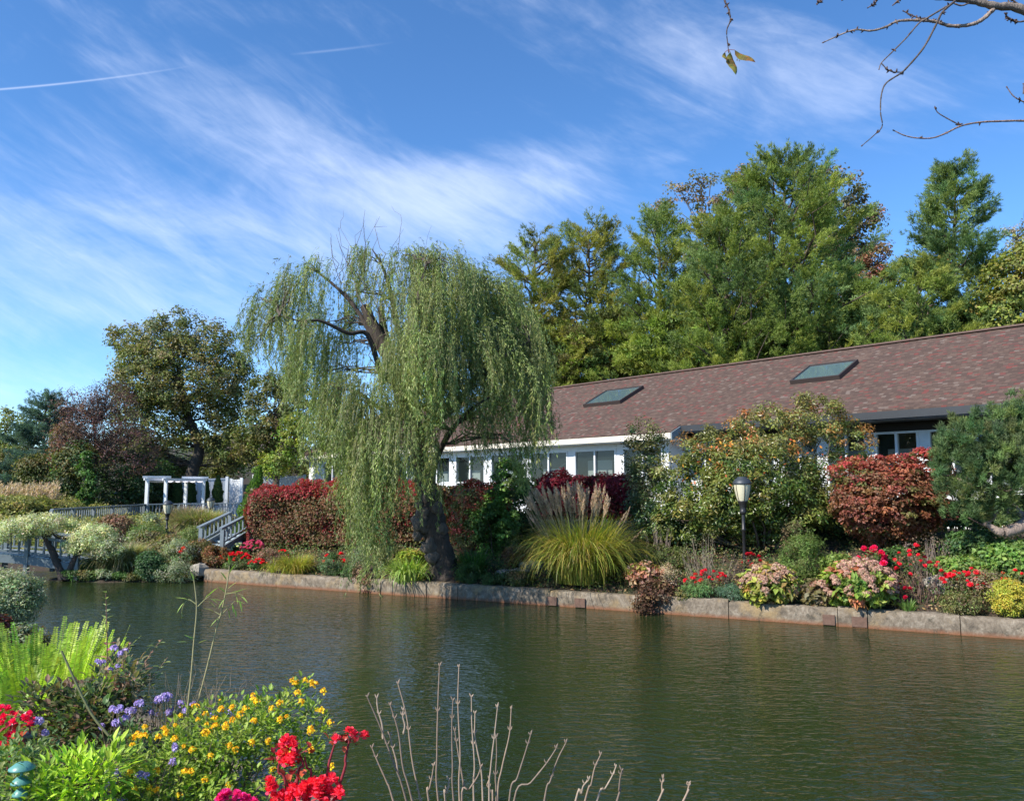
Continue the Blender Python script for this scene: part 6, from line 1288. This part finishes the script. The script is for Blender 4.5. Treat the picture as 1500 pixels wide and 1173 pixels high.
# lime potato vine
leafshrub('lime_vine', 'lime green pointed leaved vine at the bottom left', 146, 4.15, 120, 1112, [(.33,.46,.03),(.26,.38,.03),(.38,.50,.06),(.19,.29,.03)], 1500, .06, .38, 10, 'vine', extra=[(150,1125,36,18,0),(90,1150,44,26,-.1),(60,1168,30,16,-.1)])
leafshrub('mint_plant', 'soft green small leaved plant at the lower left corner', 44, 4.2, 90, 1085, [(.14,.20,.06),(.10,.16,.05),(.18,.22,.08)], 1300, .034, .6, 10, 'plant', extra=[(30,1110,40,24,.2),(10,1160,40,24,-.1),(60,1130,24,30,.1)])
leafshrub('green_plant', 'green undergrowth left of the lime vine beneath the lantern', 75, 4.5, 100, 1095, [(.08,.14,.05),(.12,.17,.06)], 1100, .04, .6, 8, 'plant', extra=[(180,1100,40,30,.2)])
leafshrub('small_seedling', 'tiny bright green plant on the concrete edging right of the begonia', 516, 5.42, 16, 1153, [(.24,.34,.07)], 60, .03, .7, 3, 'plant')
# teal garden lantern and capped stake
TEAL = paint('teal_enamel', (.10,.28,.24), .3, .4, 20)
T, p = plant('garden_lantern', 'small teal tiered garden lantern half hidden at the bottom left', 58, 4.0, 'lantern'); zt_ = zof(1120, 4.0)
for k, (r_, dz) in enumerate(((.058,0),(.045,-.065),(.036,-.12))):
    mb = M(); c = at(38-k*5, 1120, 4.0); mb.lathe([(.008,.014),(r_*.5,.010),(r_,-.012),(r_,-.018),(r_*.9,-.017),(.0,-.004)], 20, (p[0],p[1],zt_+dz)); mb.build('tier', TEAL, T)
mb = M(); mb.lathe([(.008,0),(.008,zt_-p[2])], 8, tuple(p)); mb.build('pole', TEAL, T)
T, p = plant('stake_light', 'short black stake with dull green cap at the left among flowers', 66, 4.6, 'garden light'); zt_ = zof(1075, 4.6)
mb = M(); mb.lathe([(.012,0),(.012,zt_-p[2]-.05),(.028,zt_-p[2]-.045),(.026,zt_-p[2]-.01)], 12, tuple(p)); mb.build('stake', BLACK, T)
mb = M(); mb.lathe([(.035,zt_-p[2]-.012),(.036,zt_-p[2]),(.03,zt_-p[2]+.008),(0,zt_-p[2]+.009)], 16, tuple(p)); mb.build('cap', paint('green_cap', (.10,.15,.11), .3, .4, 20), T)
# leaf cover of the near bed
def nearpts(n):
    x = -5+5.2*rng.random(n); y = 2.6+5*rng.random(n); sd__ = pond_sd(x, y); k = sd__ > .35; return np.stack([x[k],y[k],np.zeros(k.sum())],1)
tag(cover('ground_cover', nearpts, 26000, MID+[(.10,.07,.04),(.15,.18,.06)], .05, .03, .12), 'low leaves covering the soil of the near bed', 'ground cover')
# dead stems at the bottom
SC = [((110,175),(275,614)),((240,120),(335,614)),((208,210),(300,614)),((130,390),(220,614)),((415,45),(410,614)),((472,190),(475,614)),((497,50),(500,614)),((550,175),(560,614)),((565,245),(598,614)),((660,220),(625,614)),
      ((718,228),(660,614)),((800,335),(710,614)),((908,392),(730,614)),((948,370),(858,614)),((1095,420),(1030,614)),((1160,470),(1080,614)),((1185,485),(1165,614)),((1045,525),(990,614)),((1360,520),(1340,614)),((1470,540),(1445,614)),((455,525),(440,614)),((390,465),(370,614)),((590,470),(510,614)),((150,180),(176,350)),((262,230),(262,330)),((655,345),(655,614)),((480,320),(520,560)),((625,520),(640,614)),((205,335),(240,500))]
bpx, BY = 730, 3.9; T, p = plant('dead_shrub', 'leafless pale brown stems rising from the bottom of the photo', bpx, BY, 'shrub')
for (tx, ty), (bx_, by_) in SC:
    a = (500+tx/2.885, 960+ty/2.885); b = (500+bx_/2.885, 960+by_/2.885); dz = random.uniform(-.12,.12); mb = M(); col = random.choice(((.30,.22,.155),(.25,.18,.13),(.34,.26,.19),(.20,.15,.11)))
    tipp = at(*a, BY+dz*1.3); low_ = at(*b, BY+dz)
    pts = [tuple(tipp+(0,0,0)), tuple(tipp*.72+low_*.28+np.array([random.uniform(-.012,.012),0,0])), tuple(tipp*.35+low_*.65+np.array([random.uniform(-.01,.01),0,0])), tuple(low_)]
    if by_ > 600: gx_ = p[0]+(low_[0]-p[0])*.62; pts.append((gx_, BY+dz*.4, ground(gx_, BY)))
    Q = sm_path(pts, 6)[::-1]; rr = np.linspace(.0052, .0028, len(Q)); rr = rr*(1+.22*np.maximum(0, np.sin(np.arange(len(Q))*1.35))**6); mb.tube(Q, rr, 6, col)
    for s in (-1, 1):      # paired end buds
        e = tipp+np.array([s*random.uniform(.003,.011), 0, random.uniform(.008,.026)]); mb.tube([tipp, tipp*.4+e*.6, e], [.0028,.0042,.0012], 5, col)
    k = random.randint(len(Q)//2, len(Q)-4); q = Q[k]; s = random.choice((-1,1))
    for s in (-1,1): mb.tube([q, q+np.array([s*.008,0,.010]), q+np.array([s*.010,0,.02])], [.0032,.0034,.001], 5, col)
    mb.build('stem', STEM, T)

# ------------------------------------------------------------------ cherry tree reaching in from the right
CY = 3.0
def cp(l): return [(1040+a/3.261, b/3.261) for a, b in l]
ctx, cty = 3.6, 1.0; ctz = ground(ctx, cty); CT = thing('cherry_tree', 'nearly leafless cherry branches hanging in from the top right corner', 'tree', (ctx,cty,ctz))
CB = (.23,.19,.16); tb = M(); tr0 = np.array([ctx,cty,ctz-.1])
Q = sm_path([(*tr0,.16),(ctx+.05,cty+.1,ctz+1.0,.13),(ctx-.1,cty+.3,ctz+1.9,.11),(ctx-.2,cty+.5,ctz+3.0,.08),(ctx-.5,cty+.7,ctz+4.2,.04)], 6); tb.tube(Q[:,:3], Q[:,3], 10, CB, rough=.04); tb.build('trunk', BARK, CT)
def br(l, r, Y=CY, pre=None, post=None, bud=.0, seg=6, c=CB):
    P = [(*at(a, b, Y), 0) for a, b in cp(l)]; P = [(*p_[:3], r_) for p_, r_ in zip(P, np.linspace(r[0], r[1], len(P)))]
    if pre: P = [(*q, w_) for q, w_ in pre]+P
    Q = sm_path(P, seg); mb = M(); rr = Q[:,3]*(1+.12*np.sin(np.arange(len(Q))*2.1)); mb.tube(Q[:,:3], rr, 8, c)
    if bud:
        for k in range(1, len(Q)-1):
            if random.random() < bud:
                for _ in range(random.randint(1,3)): d = rnd(1)[0]; mb.tube([Q[k,:3], Q[k,:3]+d*.006, Q[k,:3]+d*(.014)], [.003,.0035,.001], 5, (.12,.075,.06))
        e = Q[-1,:3]; mb.tube([e, e+(Q[-1,:3]-Q[-2,:3])*.6, e+(Q[-1,:3]-Q[-2,:3])*1.0], [.002,.003,.001], 5, (.14,.08,.06))
    mb.build('branch', BARK, CT); return Q
fork = np.array([ctx-.15, cty+.4, ctz+2.4]); f2 = np.array([ctx-.1, cty+.3, ctz+1.9])
edge = at(1560, 22, CY)
br([(1500,50),(1360,30),(1260,6),(1150,-8),(1040,-16),(850,-60),(560,-130)], (.0165,.006), pre=[(fork,.06),((fork+edge)/2+np.array([0,0,.1]),.035),(at(1640,70,2.9),.021),(at(1570,62,CY),.018)], bud=.12)
br([(1355,46),(1300,95),(1240,120),(1150,125),(1080,105),(1000,98),(900,102),(840,130),(770,148),(700,143),(640,160),(550,200)], (.0085,.0022), bud=.28, c=(.34,.26,.21))
br([(1180,-5),(1160,15),(1110,60),(1080,120),(1020,230),(940,325),(905,355),(840,400),(818,460),(815,540),(822,605),(780,650),(730,693)], (.0048,.0016), bud=.06, c=(.10,.08,.07), Y=2.95)
br([(1160,15),(1100,50),(1030,92),(995,115),(940,180),(870,250),(820,300),(808,330)], (.0038,.0018), bud=.08, c=(.14,.11,.095), Y=2.97)
br([(820,305),(850,335),(880,345),(912,346)], (.0022,.002), bud=.2, c=(.10,.08,.07), Y=2.96)
br([(1030,88),(1000,88),(960,72),(925,55)], (.003,.002), bud=.5, c=(.14,.10,.09))
br([(1240,15),(1200,28),(1160,15)], (.0035,.003), bud=.1, c=(.16,.12,.10))
e3 = at(1560, 178, CY)
br([(1500,578),(1380,580),(1290,585),(1200,602),(1120,640),(1060,660),(990,660),(930,648),(880,625)], (.0042,.0020), pre=[(f2,.035),((f2+e3)/2,.015),(at(1620,190,2.9),.007),(at(1540,180,CY),.005)], bud=.08, c=(.26,.18,.15))
br([(1200,602),(1140,570),(1090,540),(1075,515)], (.0026,.0016), bud=.12, c=(.12,.09,.08))
br([(1560,505),(1500,488),(1450,460),(1420,420)], (.003,.0018), bud=.25, c=(.2,.14,.12), pre=[(f2,.03),(at(1700,170,2.6),.006)])
br([(1497,450),(1497,405)], (.0025,.0015), bud=.3, c=(.14,.1,.09))
br([(1510,100),(1450,100),(1425,85),(1408,65)], (.0035,.002), bud=.4, c=(.13,.10,.09), pre=[(at(1560,10,CY),.006)])
for l in ([(820,-35),(800,0),(780,22),(755,38)], [(920,-30),(900,0),(875,25)], [(560,-80),(530,0),(512,22)], [(700,-90),(640,-20),(630,2)], [(1440,25),(1425,5),(1430,-20)], [(1470,20),(1445,0),(1440,-20)]): br(l, (.0038,.0022), bud=.4, c=(.16,.12,.11))
br([(560,-130),(300,-190),(110,-120),(80,-50),(70,0),(90,50),(97,100),(80,150),(88,240)], (.006,.0018), bud=.3, c=(.10,.075,.07))
f = M()
def cleaf(a, b, w_):
    p0 = at(*cp([a])[0], CY); p1 = at(*cp([b])[0], CY); k = 9; V = []
    d = p1-p0; L = np.linalg.norm(d); d /= L; sd2 = unit(np.cross(d, (0,1,0))+np.array([0,.35,0])); nn = np.cross(sd2, d)
    for i in range(k):
        u_ = i/(k-1); wd_ = w_*math.sin(math.pi*u_**.8)**.8*(1+.1*(i % 2)) if 0 < i < k-1 else .0003
        c = p0+d*L*u_+nn*.006*math.sin(u_*6); V += [c-sd2*wd_+nn*wd_*.4, c, c+sd2*wd_+nn*wd_*.4]
    F = [(i*3+j, i*3+j+1, (i+1)*3+j+1, (i+1)*3+j) for i in range(k-1) for j in range(2)]
    cc = pick([(.24,.20,.045),(.17,.16,.04),(.26,.13,.04),(.12,.09,.03)], len(F), .15); f.add(V, F, cc, 0, True)
cleaf((118,240),(217,300),.017); cleaf((97,250),(123,360),.019); cleaf((72,250),(80,298),.010); cleaf((132,280),(140,298),.003)
f.build('leaves', LEAF, CT)
mb = M()
for a in ((118,240),(97,250),(72,250)): mb.tube([at(*cp([(88,238)])[0], CY), at(*cp([a])[0], CY)], .0012, 4, (.3,.08,.07))
mb.build('leaf_stalk', STEM, CT)
